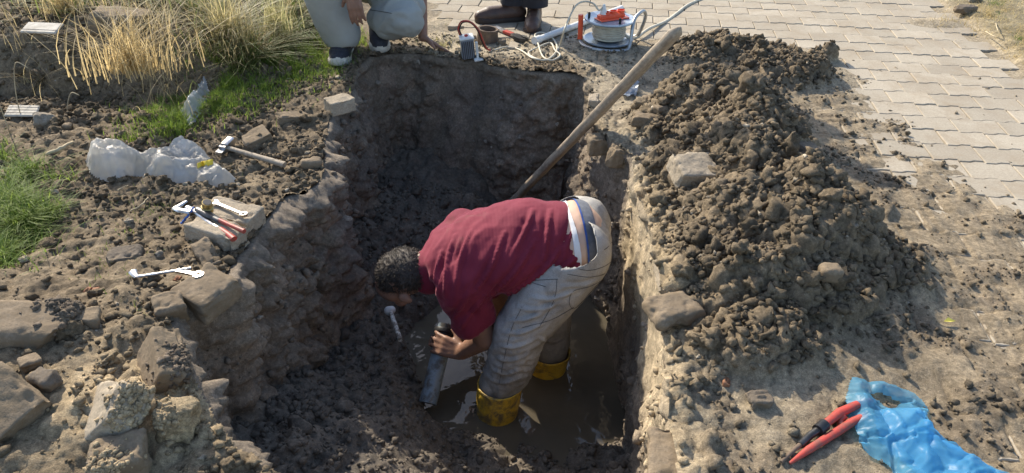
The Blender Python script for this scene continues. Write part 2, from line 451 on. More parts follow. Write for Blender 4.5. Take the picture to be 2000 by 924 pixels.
fade = ss(9 - np.hypot(X, Y), 0, 3)
h = rough(X, Y, info) * fade
V = np.stack([X, Y, z], 1) + N * h[:, None]
amp = (info['pile'] + .5 * info['left'] * (Y < 4)) * fade * .010
V[:, 0] += amp * fbm(info['P'], 30, 2, 41); V[:, 1] += amp * fbm(info['P'] + 7, 30, 2, 42)
col = groundcol(X, Y, info)
idx = np.arange(nx * ny).reshape(ny, nx)
Fq = np.stack([idx[:-1, :-1], idx[:-1, 1:], idx[1:, 1:], idx[1:, :-1]], -1).reshape(-1, 4)
pit = insidepoly(X, Y, TOP)
Fq = Fq[~pit[Fq].all(1)]
used = np.zeros(len(V), bool); used[Fq.ravel()] = True; remap = np.cumsum(used) - 1
gme = mkmesh('ground', V[used], remap[Fq], M['soil'], True, col[used])
tag(link('ground', gme), kind='structure')
print('ground', len(Fq), round(time.time() - T0, 1))
def gz(x, y):
    x = np.atleast_1d(np.asarray(x, float)); y = np.atleast_1d(np.asarray(y, float))
    z, i = macro(x, y); return z + rough(x, y, i) * .8

# ------------------------------------------------------------------ pit walls
n = len(TD); nxt = np.roll(TD, -1, 0); prv = np.roll(TD, 1, 0); tg = nxt - prv; tg /= np.linalg.norm(tg, axis=1)[:, None]
IN = np.stack([-tg[:, 1], tg[:, 0]], 1)        # inward for this winding
cen = TD.mean(0)
if ((cen - TD) * IN).sum() < 0: IN = -IN
S, SI = dense(TOP, INS, .009)
tree = [np.argmin(np.hypot(TD[:, 0] - p[0], TD[:, 1] - p[1])) for p in S]
INs = IN[tree]
for _ in range(14): INs = (np.roll(INs, 1, 0) + INs * 2 + np.roll(INs, -1, 0)) / 4
INs /= np.linalg.norm(INs, axis=1)[:, None]
for _ in range(60): SI = (np.roll(SI, 1) + SI * 2 + np.roll(SI, -1)) / 4
S2 = S.copy()
for _ in range(12): S2 = (np.roll(S2, 1, 0) + S2 * 2 + np.roll(S2, -1, 0)) / 4
WD = 1.05
prof = [(-.07, -.05, -1), (-.05, -.015, -1), (-.03, -.002, -1), (-.012, -.002, -1), (.0, -.010, -1)] + [(0, None, t) for t in np.linspace(.018, 1, 118)]
top_z, ti = macro(S2[:, 0], S2[:, 1]); top_z = np.where(S2[:, 0] > .25, np.clip(top_z, -.01, .05), top_z)
VW = []; CW = []
arc = np.concatenate([[0], np.cumsum(np.linalg.norm(np.diff(S2, axis=0), axis=1))])
isR = ss(S2[:, 0], .3, .4); isB = ss(S2[:, 1], 3.3, 3.6) * (1 - isR); isL = ss(-S2[:, 0], .3, .5) * (1 - isB)
for (off, dz, t) in prof:
    if t < 0: xy = S2 + INs * off; zz = top_z + dz + .002
    else:
        xy = S2 + INs * (SI * t ** 1.3 + .006 * (t < .05))[:, None]; zz = top_z * (1 - t) - WD * t
        # left wall slumps towards its foot
        xy = xy + INs * (isL * .10 * ss(t, .45, 1.0) * (1 + .8 * vnoise(np.stack([arc, 0 * arc, 0 * arc], 1), 2.2, 5)))[:, None]
    VW.append(np.column_stack([xy, zz]))
VW = np.array(VW); nr = len(prof); tt = np.array([max(p[2], 0) for p in prof])
P = VW.reshape(-1, 3)
arcs = np.tile(arc, nr); tts = np.repeat(tt, len(S2)); isRs, isBs, isLs = [np.tile(a, nr) for a in (isR, isB, isL)]
Q = np.stack([arcs, P[:, 2], 0 * arcs], 1); Qs = np.stack([arcs * 1, P[:, 2] * .14, 0 * arcs + 3], 1)
smooth_patch = ss(fbm(np.stack([arcs, P[:, 2] * .5, 0 * arcs], 1), 3.0, 3, 12), -.05, .3)
crumb = 1 - smooth_patch * (.75 * isBs + .9 * isRs + .45 * isLs)
d = .045 * fbm(P, 2.6, 3, 14) + .024 * fbm(Qs, 9, 3, 15) * (isBs + isRs * .8 + .5 * isLs) + .03 * fbm(P, 8, 4, 16)
d += crumb * (1 + .9 * isLs) * (.016 * (crease(P, 8, 5, 66) - .4) + .45 * clump(Q, 11, 31) / 11 + .55 * clump(Q, 26, 32) / 26 + .6 * clump(Q, 58, 34) / 58) + .003 * fbm(Qs, 60, 2, 19)
d *= np.where(tts < .02, .6, 1); d = d * np.where(isRs > .5, .62, 1) - .012 * isRs
P = P + np.column_stack([np.tile(INs, (nr, 1)) * d[:, None], 0 * d])
c = np.tile(np.array((.215, .166, .118), np.float32), (len(P), 1))
f = fbm(P, 3, 4, 94); st = fbm(Qs, 12, 3, 95)
c = mixc(c, (.27, .20, .15), isBs * ss(st, 0, .5) * .7)
c = mixc(c, (.235, .18, .125), (isLs * .6 + isBs * .3) * ss(f, -.1, .4))
c = mixc(c, (.11, .09, .075), ss(-f, .05, .4) * .5)
sandz = isRs * ss(P[:, 2], -.55, -.30) * ss(2.75 - P[:, 1], 0, .2)
c = mixc(c, (.50, .40, .26), sandz * .95); c = mixc(c, (.24, .195, .145), isRs * (1 - sandz) * .55)
c = mixc(c, (.19, .155, .115), (tts < .05) * .5)
ns = len(S2); idw = np.arange(nr * ns).reshape(nr, ns)
a, b = idw[:-1], idw[1:]
Fw_ = np.stack([a, np.roll(a, -1, 1), np.roll(b, -1, 1), b], -1).reshape(-1, 4)
if (INs * (cen - S2)).sum() > 0: pass
wallme = mkmesh('pit_wall', P, Fw_, M['wetsoil'], True, c)
tag(link('pit_wall', wallme), kind='structure')
WALLP, WALLC, WALLN = P, c, np.tile(np.column_stack([INs, 0 * INs[:, 0]]), (nr, 1))

# ------------------------------------------------------------------ pit floor and water
WZ = -.86
def floorz(x, y, fine=True):
    P = np.stack([x, y, 0 * x], 1); n1 = fbm(P, 4, 4, 51)
    lb = np.interp(y, [1.8, 2.1, 2.35, 2.6, 2.9, 3.3], [-.22, -.28, -.34, -.45, -.32, -.05])
    z = -.945 + 0 * x
    z += .26 * ss(lb + .06 - x, 0, .30) ** .8 * .75 + .05 * ss(lb - x, .2, .5)
    nb = np.interp(x, [-.5, -.1, .2, .5], [2.20, 2.12, 2.06, 2.11])
    z += .30 * ss(nb - y, -.08, .85) + .05 * ss(nb - y, -.02, .12)
    z += .12 * ss(y, 2.75, 3.3)
    z += .045 * n1
    if fine:
        k = ss(z, -.90, -.85)
        z += (.25 + .75 * k) * (.55 * clump(P, 10, 52) / 10 + .6 * clump(P, 24, 53) / 24 + .65 * clump(P, 54, 54) / 54)
    return z
fx = axis([(-1.25, .62, .0085)]); fy = axis([(.6, 1.2, .02), (1.2, 3.9, .010)])
FX, FY = np.meshgrid(fx, fy); x, y = FX.ravel(), FY.ravel(); zf = floorz(x, y)
keep = insidepoly(x, y, np.array([p + np.array([np.sign(p[0]) * .05, .05 if p[1] > 2 else -.1]) for p in TOP]))
P = np.stack([x, y, zf], 1); f = fbm(P, 3, 4, 97)
c = np.tile(np.array((.155, .126, .095), np.float32), (len(P), 1)); c = mixc(c, (.095, .08, .064), ss(f, 0, .4)); c = mixc(c, (.16, .13, .10), ss(-f, .1, .5) * .6)
idf = np.arange(len(fx) * len(fy)).reshape(len(fy), len(fx))
Ff = np.stack([idf[:-1, :-1], idf[:-1, 1:], idf[1:, 1:], idf[1:, :-1]], -1).reshape(-1, 4); Ff = Ff[keep[Ff].all(1)]
tag(link('pit_floor', mkmesh('pit_floor', P, Ff, M['wetsoil'], True, c)), kind='structure')
def water_mat():
    t = NT('muddy_water'); P = t.tc.outputs['Object']
    c = t.ramp(t.noise(3, 4), [(.35, (.085, .073, .053)), (.65, (.115, .098, .072))])
    m1 = t.bump(t.noise(3.2, 1, .4, .8), .22, .04); m2 = t.bump(t.noise(16, 1, .4, 1.5), .10, .008, m1)
    t.b.inputs['IOR'].default_value = 1.38
    return t.set(c, .035, m2, 0, .5)
M['water'] = water_mat()
mb = MB(); mb.add([(-1.0, 1.2, WZ), (.55, 1.2, WZ), (.55, 3.3, WZ), (-1.0, 3.3, WZ)], [(0, 1, 2, 3)])
tag(mb.build('water', M['water']), kind='structure')
print('pit', round(time.time() - T0, 1))

# ------------------------------------------------------------------ clods
def ico(sub):
    import bmesh
    bm = bmesh.new(); bmesh.ops.create_icosphere(bm, subdivisions=sub, radius=1)
    V = np.array([v.co[:] for v in bm.verts]); F = np.array([[v.index for v in f.verts] for f in bm.faces]); bm.free(); return V, F
ICO = {k: ico(k) for k in (1, 2, 3, 4)}
def variants(sub, n, amp, seed):
    V, F = ICO[sub]; o = []
    for i in range(n):
        W = V + 13 * i + seed
        d = .85 + amp * fbm(W, 1.1, 3, i) * 1.5 + amp * .8 * fbm(W, 3.1, 2, i + 50) + .45 * (crease(W, .55, 5, i + 5) - .4)
        if sub >= 2: d = d + .42 * clump(W, 2.3, i, .3, .9, False) + .22 * clump(W, 5.0, i + 3, .3, .9, False) - .25
        o.append(V * d[:, None])
    return o, F
VAR = {k: variants(k, 12, .5, k * 31) for k in (1, 2, 3)}
def rotmats(n):
    q = nrg.normal(size=(n, 4)); q /= np.linalg.norm(q, axis=1)[:, None]; a, b, c, d = q.T
    return np.stack([1 - 2 * (c * c + d * d), 2 * (b * c - a * d), 2 * (b * d + a * c), 2 * (b * c + a * d), 1 - 2 * (b * b + d * d), 2 * (c * d - a * b), 2 * (b * d - a * c), 2 * (c * d + a * b), 1 - 2 * (b * b + c * c)], 1).reshape(n, 3, 3)
def scatter(name, P, size, colr, sub, mat, label, cat='soil'):
    n = len(P); vs_, F = VAR[sub]; base = np.array(vs_)[nrg.randint(0, len(vs_), n)]
    sc = size[:, None] * nrg.uniform(.65, 1.2, (n, 3))
    Rm = rotmats(n); W = np.einsum('nij,nvj->nvi', Rm, base * sc[:, None, :]); W[:, :, 2] *= .85; W += P[:, None, :]
    nv = base.shape[1]; FF = (F[None] + (np.arange(n) * nv)[:, None, None]).reshape(-1, 3)
    cc = np.repeat(colr * nrg.uniform(.75, 1.25, (n, 1)), nv, 0)
    o = link(name, mkmesh(name, W.reshape(-1, 3), FF, mat, False, cc)); return tag(o, label, cat, None, 'stuff')
def lognorm(n, lo, hi, k=2.0): return lo * (hi / lo) ** (nrg.rand(n) ** k)
def ground_scatter(name, n, box, dens, lo, hi, sub, label, k=2.0, sink=.25):
    x = nrg.uniform(box[0], box[1], n * 4); y = nrg.uniform(box[2], box[3], n * 4)
    zz, inf = macro(x, y); p = dens(x, y, inf); ok = (nrg.rand(len(x)) < p) & ~insidepoly(x, y, TOP); x, y = x[ok][:n], y[ok][:n]
    zz, inf = macro(x, y); zz = zz + rough(x, y, inf); s = lognorm(len(x), lo, hi, k)
    return scatter(name, np.stack([x, y, zz + s * sink], 1), s, groundcol(x, y, inf) * np.where((inf['pav'] > .5) & (inf['pile'] < .5), .68, .82)[:, None], sub, M['soil'], label)
pd = lambda x, y, i: i['pile'] * 1.0
ground_scatter('earth_clods', 210, (.4, 2.2, 1.3, 4.4), pd, .022, .058, 3, 'big earth clods heaped on the spoil pile right of the pit', 1.6)
ground_scatter('earth_clods', 18, (.5, 2.0, 1.5, 4.0), lambda x, y, i: ss(i['pile'], .7, 1), .040, .062, 3, 'largest lumps of earth bulging from the spoil pile', 1.2, .1)
ground_scatter('earth_clods', 9000, (.4, 2.3, 1.3, 4.5), pd, .005, .022, 1, 'fist-small earth crumbs all over the spoil pile', 1.6)
md = lambda x, y, i: i['pav'] * i['mud'] * (ss(fbm(i['P'], 9, 4, 33), .02, .34) * .9 + .05) * (1 - .6 * i['pile']) + i['pav'] * .035 * ss(2.75 - x, 0, .6)
ground_scatter('mud_crumbs', 6500, (.5, 2.6, 1.0, 4.2), md, .0035, .017, 1, 'mud crumbs strewn on the dirty paving beyond the spoil pile', 2.5)
ld = lambda x, y, i: i['left'] * (1 - ss(y, 3.8, 4.0) * .8) * (ss(fbm(i['P'], 4.2, 3, 61), -.4, .3) * .8 + .15)
ground_scatter('earth_clods', 110, (-2.3, -.3, 1.0, 3.2), ld, .02, .042, 3, 'earth clods lying on the soil left of the pit', 2)
ground_scatter('earth_clods', 10000, (-2.6, -.3, 1.0, 3.9), ld, .004, .020, 1, 'earth crumbs covering the soil left of the pit', 2.2)
bd_ = lambda x, y, i: i['left'] * ss(x, -.9, -.6) + i['fd'] * .4
ground_scatter('earth_crumbs', 1200, (-.9, .6, 3.6, 4.4), bd_, .004, .016, 1, 'dry crumbs on the bare strip behind the pit', 2.5)
def rim_d(x, y, i): return ss(.07 - distpoly(x, y, TOP), 0, .05) * (.35 + .65 * (x < .3))
ground_scatter('rim_crumbs', 2600, (-1.2, .62, .9, 4.1), rim_d, .004, .022, 1, 'crumbs lying along the rim of the pit', 2.2)
ground_scatter('rim_clods', 110, (-1.2, .62, .9, 4.1), rim_d, .016, .034, 3, 'clods lying along the rim of the pit', 1.6)
ground_scatter('bank_clods', 420, (-3.3, -1.1, 3.0, 4.4), lambda x, y, i: i['left'] * .9, .016, .06, 3, 'clods on the rough earth bank at the top left', 2.0, .1)
ground_scatter('bank_crumbs', 3000, (-3.3, -1.1, 3.0, 4.4), lambda x, y, i: i['left'] * .9, .006, .022, 1, 'crumbs on the rough earth bank at the top left', 2.0)
def pale(n, box, f, lo, hi, label):
    x = nrg.uniform(box[0], box[1], n * 3); y = nrg.uniform(box[2], box[3], n * 3); zz, inf = macro(x, y); ok = (nrg.rand(len(x)) < f(x, y, inf)) & ~insidepoly(x, y, TOP); x, y = x[ok][:n], y[ok][:n]
    zz, inf = macro(x, y); s = lognorm(len(x), lo, hi, 2); t_ = nrg.rand(len(x), 1); scatter('pebbles', np.stack([x, y, zz + rough(x, y, inf) + s * .2], 1), s, np.array((.42, .36, .27)) * t_ + np.array((.30, .25, .19)) * (1 - t_), 2, M['soil'], label)
pale(150, (.45, 2.2, 1.2, 4.3), pd, .006, .018, 'pale pebbles dotted over the spoil pile')
pale(190, (-2.6, -.4, 1.0, 3.8), ld, .006, .020, 'pale pebbles dotted over the left soil')
# pit walls and floor
ok = np.where((WALLP[:, 2] < -.03) & (crumb > .5))[0]; sel = nrg.choice(ok, 2600); s = lognorm(len(sel), .005, .026, 2.5)
scatter('wall_crumbs', WALLP[sel] + WALLN[sel] * s[:, None] * .3, s, WALLC[sel], 1, M['wetsoil'], 'crumbs sticking to the walls of the pit')
x = nrg.uniform(-1.0, .5, 9000); y = nrg.uniform(1.2, 3.6, 9000); zf = floorz(x, y); ok = (zf > WZ - .01) & insidepoly(x, y, TOP); x, y, zf = x[ok], y[ok], zf[ok]
x, y, zf = x[:5500], y[:5500], zf[:5500]; s = lognorm(len(x), .005, .022, 2.4)
scatter('floor_crumbs', np.stack([x, y, zf + .2 * s], 1), s, np.tile(np.array((.14, .114, .086)), (len(x), 1)), 1, M['wetsoil'], 'wet crumbs on the floor of the pit')
x = nrg.uniform(-.9, .45, 500); y = nrg.uniform(1.2, 3.5, 500); zf = floorz(x, y); ok = (zf > WZ + .01) & insidepoly(x, y, TOP); x, y, zf = x[ok][:110], y[ok][:110], zf[ok][:110]; s = lognorm(len(x), .018, .038, 1.5)
scatter('floor_clods', np.stack([x, y, zf], 1), s, np.tile(np.array((.14, .114, .086)), (len(x), 1)), 2, M['wetsoil'], 'large wet clods slumped on the floor of the pit')
print('clods', round(time.time() - T0, 1))

sel = nrg.choice(np.where((WALLP[:, 2] < -.03) & (WALLP[:, 2] > -.9))[0], 150); s = lognorm(len(sel), .006, .026, 2)
scatter('wall_stones', WALLP[sel] + WALLN[sel] * s[:, None] * .2, s, np.tile(np.array((.33, .28, .22)), (len(sel), 1)), 2, M['wetsoil'], 'small stones set in the earth walls of the pit')
# ------------------------------------------------------------------ paving
def paver_mesh():
    L, D, gp, o, ch = WB / 2 - .0022, DB / 2 - .0022, .0, .0065, .003
    def edge(sgn):
        pts = []
        for x, wv in ((-L, -o), (-L * .62, -o), (-L * .38, o), (-L * .03, o), (L * .03, -o), (L * .38, -o), (L * .62, o), (L, o)):
            pts.append((x, sgn * D + wv))
        return pts
    out = edge(-1) + edge(1)[::-1]; n = len(out)
    inn = [(x - math.copysign(ch, x) if abs(abs(x) - L) < 1e-6 else x, y - (ch if y > 0 else -ch)) for x, y in out]
    V = [(x, y, -.05) for x, y in out] + [(x, y, -.003) for x, y in out] + [(x, y, 0) for x, y in inn]
    F = [(r * n + i, r * n + (i + 1) % n, r * n + n + (i + 1) % n, r * n + n + i) for r in (0, 1) for i in range(n)] + [tuple(range(2 * n, 3 * n))]
    return V, F
PV, PF = paver_mesh(); pme = mkmesh('paver', PV, PF, M['paver'])
paving = tag(link('paving', None), kind='structure')
cand = []
for k in range(-12, 34):
    for i in range(-30, 14):
        ii = i + (.5 if k % 2 == 0 else 0)
        c = PO + PA * (ii + .5) * WB + PB * (k + .5) * DB
        cand.append((c[0], c[1]))
cand = np.array(cand); zc, inf = macro(cand[:, 0], cand[:, 1])
pu, pk = pave_uv(cand[:, 0], cand[:, 1])
ok = (inf['pav'] > .5) & (pu < EDGE_I - .08) & (distpoly(cand[:, 0], cand[:, 1], TOP) > .16) & ~insidepoly(cand[:, 0], cand[:, 1], TOP) & (inf['pile'] < .9)
cand = cand[ok]; cov = inf['cover'][ok]; score = np.hypot(cand[:, 0], cand[:, 1]) + 3 * (cov > .015) + 9 * ((np.abs(cand[:, 0]) / cand[:, 1]) > .78)
order = np.argsort(score); jn = MB(); k_ = 0
for q in order:
    x, y = cand[q]; dz = rnd.gauss(0, .0012); rx, ry = rnd.gauss(0, .006), rnd.gauss(0, .006); rz = AZ + rnd.gauss(0, .006)
    if k_ < 290:
        o = link('paver', pme, paving, (x, y, dz), (rx, ry, rz)); k_ += 1
    else:
        Mx = Matrix.Translation((x, y, dz)) @ Euler((rx, ry, rz)).to_matrix().to_4x4(); jn.add([Mx @ Vector(v) for v in PV], PF)
jn.build('far_pavers', M['paver'], paving)['kind'] = 'stuff'
print('pavers', len(order), round(time.time() - T0, 1))
# ------------------------------------------------------------------ people
def capsule(p, q, r0, r1, n=20, m=7):
    """tapered round cone from p to q as closed mesh"""
    p, q = Vector([float(a) for a in p]), Vector([float(a) for a in q]); t = (q - p)
    L = t.length
    M_ = t.to_track_quat('Z', 'Y').to_matrix() if L > 1e-6 else Matrix.Identity(3)
    rows = []
    for i in range(1, m): a = -math.pi / 2 + i * (math.pi / 2) / m; rows.append((r0 * math.cos(a), r0 * math.sin(a)))
    rows.append((r0, 0)); rows.append((r1, L))
    for i in range(1, m): a = i * (math.pi / 2) / m; rows.append((r1 * math.cos(a), L + r1 * math.sin(a)))
    V = [p + M_ @ Vector((0, 0, -r0))]
    for r, z in rows:
        for k in range(n): an = 2 * math.pi * k / n; V.append(p + M_ @ Vector((r * math.cos(an), r * math.sin(an), z)))
    V.append(p + M_ @ Vector((0, 0, L + r1)))
    F = [(0, 1 + (k + 1) % n, 1 + k) for k in range(n)]
    for i in range(len(rows) - 1):
        b = 1 + i * n
        for k in range(n): F.append((b + k, b + (k + 1) % n, b + n + (k + 1) % n, b + n + k))
    b = 1 + (len(rows) - 1) * n; F += [(b + k, b + (k + 1) % n, len(V) - 1) for k in range(n)]
    return V, F
def ellip(c, rad, rot=(0, 0, 0), axis=None):
    V, F = ICO[3]; M_ = Euler(rot).to_matrix() if axis is None else Vector([float(a) for a in axis]).to_track_quat('Z', 'Y').to_matrix()
    return [Vector([float(a) for a in c]) + M_ @ Vector((v[0] * rad[0], v[1] * rad[1], v[2] * rad[2])) for v in V], F.tolist()
def sculpt(prims, voxel, smooth=6, fac=.5):
    mb = MB()
    for P_ in prims:
        if P_[0] == 'c': mb.add(*capsule(*P_[1:5]))
        elif P_[0] == 'chain':
            pts, rr = P_[1], P_[2]
            for i in range(len(pts) - 1): mb.add(*capsule(pts[i], pts[i + 1], rr[i], rr[i + 1]))
        else: mb.add(*ellip(*P_[1:]))
    me = mkmesh('tmp', mb.V, mb.F); o = link('tmp', me)
    m = o.modifiers.new('r', 'REMESH'); m.mode = 'VOXEL'; m.voxel_size = voxel
    if smooth: m = o.modifiers.new('s', 'SMOOTH'); m.factor = fac; m.iterations = smooth
    bpy.context.view_layer.update()
    dg = bpy.context.evaluated_depsgraph_get(); r = bpy.data.meshes.new_from_object(o.evaluated_get(dg))
    bpy.data.objects.remove(o); bpy.data.meshes.remove(me)
    n = len(r.vertices); V = np.empty(n * 3, np.float32); r.vertices.foreach_get('co', V); V = V.reshape(-1, 3)
    Nn = np.empty(n * 3, np.float32); r.vertex_normals.foreach_get('vector', Nn); Nn = Nn.reshape(-1, 3)
    F = [tuple(p.vertices) for p in r.polygons]; bpy.data.meshes.remove(r)
    return V, Nn, F
def cut(V, F, keep):
    """drop faces whose vertices are all outside keep"""
    F = [f for f in F if keep[list(f)].any()]
    u = sorted({i for f in F for i in f}); mp = {a: i for i, a in enumerate(u)}
    return V[u], [tuple(mp[i] for i in f) for f in F], np.array(u)
def ridges(V, Nn, F, lines, wd, amp):
    B = BVHTree.FromPolygons([tuple(map(float, v)) for v in V], F); h = np.zeros(len(V), np.float32)
    for ln in lines:
        sp = spline([A_(p[0], p[1], 0) for p in ln], 10); q = [proj(B, p[0], p[1], 0) for p in sp]; q = [p for p in q if p is not None]; m = len(q)
        if m < 4: continue
        best = np.full(len(V), 9.0); at = np.zeros(len(V), int)
        for i, p in enumerate(q):
            d = np.linalg.norm(V - p, axis=1); k = d < best; best[k] = d[k]; at[k] = i
        tp = np.sin(np.pi * (at + .6) / (m + .4)) ** .6; h += tp * (np.exp(-(best / wd) ** 2) - .75 * np.exp(-((best - wd * 1.9) / wd) ** 2)) * amp
    return V + Nn * h[:, None]
def proj(B, u, v, off=.002):
    d = Vector(ray(u, v)).normalized(); h_, n_, i_, ds = B.ray_cast(Vector((0, 0, CH)), d)
    if h_ is None: return None
    if n_.dot(d) > 0: n_ = -n_
    return np.array(h_ + n_ * off)
A_ = lambda *a: np.array(a, float)
def snap(V, val, thr, d):
    m = np.clip(val - thr, 0, .02); return V - m[:, None] * np.asarray(d)[None]
def folds(V, direction, sc, warp=.3, seed=0):
    """soft parallel folds running along 'direction'"""
    d = np.array(direction, float); d /= np.linalg.norm(d)
    along = V @ d; Pp = V - along[:, None] * d * .82
    n = fbm(Pp + warp * .2 * np.stack([vnoise(V, sc * .4, seed + 1)] * 3, 1), sc, 3, seed)
    return 1 - np.abs(n) * 2.2
def hand(parts, wrist, dirn, palm_n, size=1.0, curl=.5, spread=.16, thumb=1, curls=None):
    """palm, four fingers and a thumb, appended to parts"""
    w_ = np.array(wrist, float); d = np.array(dirn, float); d /= np.linalg.norm(d)
    nrm = np.array(palm_n, float); nrm -= d * (nrm @ d); nrm /= np.linalg.norm(nrm); sd_ = np.cross(d, nrm) * thumb
    S_ = size
    for k in range(4):
        o = (k - 1.5) * .021 * S_
        base = w_ + d * .085 * S_ + sd_ * o
        parts.append(('c', w_ + d * .01 + sd_ * o * .6, base, .0165 * S_, .0125 * S_))
        ln = [.040, .046, .043, .034][k] * S_ if thumb else .04
        L = [ln, ln * .68, ln * .5]; a = (k - 1.5) * spread; cu = curls[k] if curls else curl
        dd = d * math.cos(a) + sd_ * math.sin(a); p = base; rr = [.0098 * S_, .0088 * S_, .0080 * S_, .0068 * S_]; ang = 0
        for j in range(3):
            ang += cu * (1.0 if j else .8); q = p + (dd * math.cos(ang) + nrm * math.sin(ang)) * L[j]
            parts.append(('c', p, q, rr[j], rr[j + 1])); p = q
    p = w_ + d * .022 * S_ - sd_ * .026 * S_; dd = d * .62 - sd_ * .72 + nrm * .25; dd /= np.linalg.norm(dd)
    q = p + dd * .042 * S_; parts.append(('c', w_ + d * .015, p, .017 * S_, .015 * S_)); parts.append(('c', p, q, .0145 * S_, .0115 * S_))
    dd = dd * .75 + d * .5 + nrm * .15; dd /= np.linalg.norm(dd); q2 = q + dd * .030 * S_; parts.append(('c', q, q2, .0112 * S_, .0088 * S_))

def skin_mat(name, c1, c2):
    t = NT(name); c = t.ramp(t.noise(14, 5, .6), [(.3, c2), (.7, c1)])
    t.b.inputs['Subsurface Weight'].default_value = .12; t.b.inputs['Subsurface Radius'].default_value = (.01, .004, .002)
    return t.set(c, .5, t.bump(t.noise(160, 3), .25, .001), 0, .4)
M['skin'] = skin_mat('tanned_skin', (.30, .165, .11), (.22, .125, .09)); M['skinback'] = skin_mat('pale_skin', (.62, .42, .30), (.55, .35, .25))
def denim_mat():
    t = NT('dusty_jeans'); c = t.ramp(t.noise(9, 7, .7), [(.32, (.27, .255, .23)), (.66, (.44, .42, .385))])
    c = t.mix(t.ramp(t.noise(6, 7, .75, .4), [(.54, 0.0), (.72, .8)]), c, (.175, .155, .130))
    tw = t.n.new('ShaderNodeTexNoise'); tw.inputs['Scale'].default_value = 400; t.lk(t.tc.outputs['Object'], tw.inputs['Vector'])
    c = t.mix(.35, c, t.ramp(tw.outputs['Fac'], [(.3, .25), (.7, .75)]), 'OVERLAY')
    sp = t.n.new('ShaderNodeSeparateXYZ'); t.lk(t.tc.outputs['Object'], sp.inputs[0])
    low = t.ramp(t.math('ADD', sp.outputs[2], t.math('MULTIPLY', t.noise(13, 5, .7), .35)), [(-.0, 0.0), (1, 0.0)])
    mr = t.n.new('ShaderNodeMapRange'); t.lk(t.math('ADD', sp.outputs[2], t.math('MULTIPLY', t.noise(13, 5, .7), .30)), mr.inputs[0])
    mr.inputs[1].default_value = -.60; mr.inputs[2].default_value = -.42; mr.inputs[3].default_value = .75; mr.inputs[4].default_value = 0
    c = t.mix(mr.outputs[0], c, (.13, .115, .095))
    n1 = t.bump(tw.outputs['Fac'], .25, .0012)
    return t.set(c, .88, n1, 0, .2)
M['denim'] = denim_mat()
def knit_mat():
    t = NT('maroon_knit'); c = t.ramp(t.noise(7, 5), [(.3, (.150, .014, .032)), (.7, (.195, .021, .041))])
    wv = t.n.new('ShaderNodeTexWave'); wv.wave_type = 'BANDS'; wv.bands_direction = 'X'; wv.inputs['Scale'].default_value = 62; wv.inputs['Distortion'].default_value = .5
    t.lk(t.tc.outputs['Object'], wv.inputs['Vector'])
    n1 = t.bump(wv.outputs['Fac'], .32, .002); n2 = t.bump(t.noise(420, 2), .3, .001, n1)
    c = t.mix(t.ramp(t.noise(5.5, 7, .75, .5), [(.60, 0.0), (.74, .45)]), c, (.16, .10, .075))
    t.b.inputs['Sheen Weight'].default_value = .35; t.b.inputs['Sheen Roughness'].default_value = .4
    t.b.inputs['Sheen Tint'].default_value = (1, .45, .5, 1)
    return t.set(c, .8, n2, 0, .25)
M['knit'] = knit_mat()
M['boot'] = (lambda t: t.set(t.mix(t.ramp(t.noise(9, 7, .75, .5), [(.47, 0.0), (.58, .9)]), t.ramp(t.noise(20, 4), [(.3, (.50, .31, .03)), (.7, (.66, .43, .05))]), (.13, .10, .06)), .42, t.bump(t.noise(60, 5), .3, .004)))(NT('yellow_rubber'))
M['hair'] = PM('dark_hair', (.060, .044, .032), (.018, .014, .012), 90, .65, .6, 260, 0, .5)
M['white_cloth'] = PM('white_cloth', (.75, .74, .72), (.62, .61, .6), 20, .8, .2, 200)
M['grey_band'] = PM('grey_elastic', (.16, .17, .20), (.11, .12, .14), 60, .8, .3, 300)
M['blue_band'] = PM('blue_piping', (.05, .12, .40), None, 60, .7, .1, 300)
M['thread'] = PM('dark_thread', (.10, .09, .085), (.06, .055, .05), 200, .9, .3, 500)

# ---- the man bent over in the pit
WP = thing('person', 'man in maroon knit shirt, grey jeans and yellow rubber boots bent over in the pit', 'person', (0.05, 2.3, -.9))
def wchild(name, V, F, mat, smooth=True):
    return link(name, mkmesh(name, V, F, mat, smooth), WP, tuple(-a for a in WP.location))
A_ = lambda *a: np.array(a, float)
hd = C(789, 537, 2.86); shN = C(896, 548, 2.75); shF = C(908, 448, 2.98)
elN = C(949, 660, 2.90); wrN = C(903, 688, 3.02)
kneeN = C(1012, 648, 2.86); hipN = C(1105, 512, 2.80); hipF = C(1118, 432, 3.0)
footN = G(970, 822, WZ); ankN = A_(footN[0] + .005, footN[1] + .06, -.80)
footF = G(1066, 733, WZ); ankF = A_(footF[0] + .01, footF[1] + .06, -.80); kneeF = A_(.17, 2.62, -.50)
hips = (hipN + hipF) / 2; chest = (shN + shF) / 2
ax_t = chest - hips; ax_t /= np.linalg.norm(ax_t)
elF = C(985, 610, 3.28); wrF = C(905, 655, 3.22)
body = []
neckb = chest + A_(-.05, 0, .0)
body += [('c', neckb, hd + A_(.05, 0, .02), .066, .060), ('e', hd + A_(.005, 0, .008), (.076, .091, .100), (0, R(-75), 0)), ('e', hd + A_(-.045, 0, -.055), (.058, .066, .075), (0, R(-60), 0)),
         ('e', hd + A_(-.085, 0, -.095), (.015, .014, .02), (0, R(20), 0)), ('e', hd + A_(-.02, 0, -.125), (.03, .028, .022), (0, 0, 0)),
         ('e', hd + A_(.012, -.083, -.052), (.030, .012, .020), (0, R(25), 0)), ('e', hd + A_(.012, .083, -.052), (.030, .012, .020), (0, R(25), 0))]
for s_y in (-1, 1):
    body += [('e', hd + A_(-.088, s_y * .03, -.055), (.012, .014, .010), (0, 0, 0))]
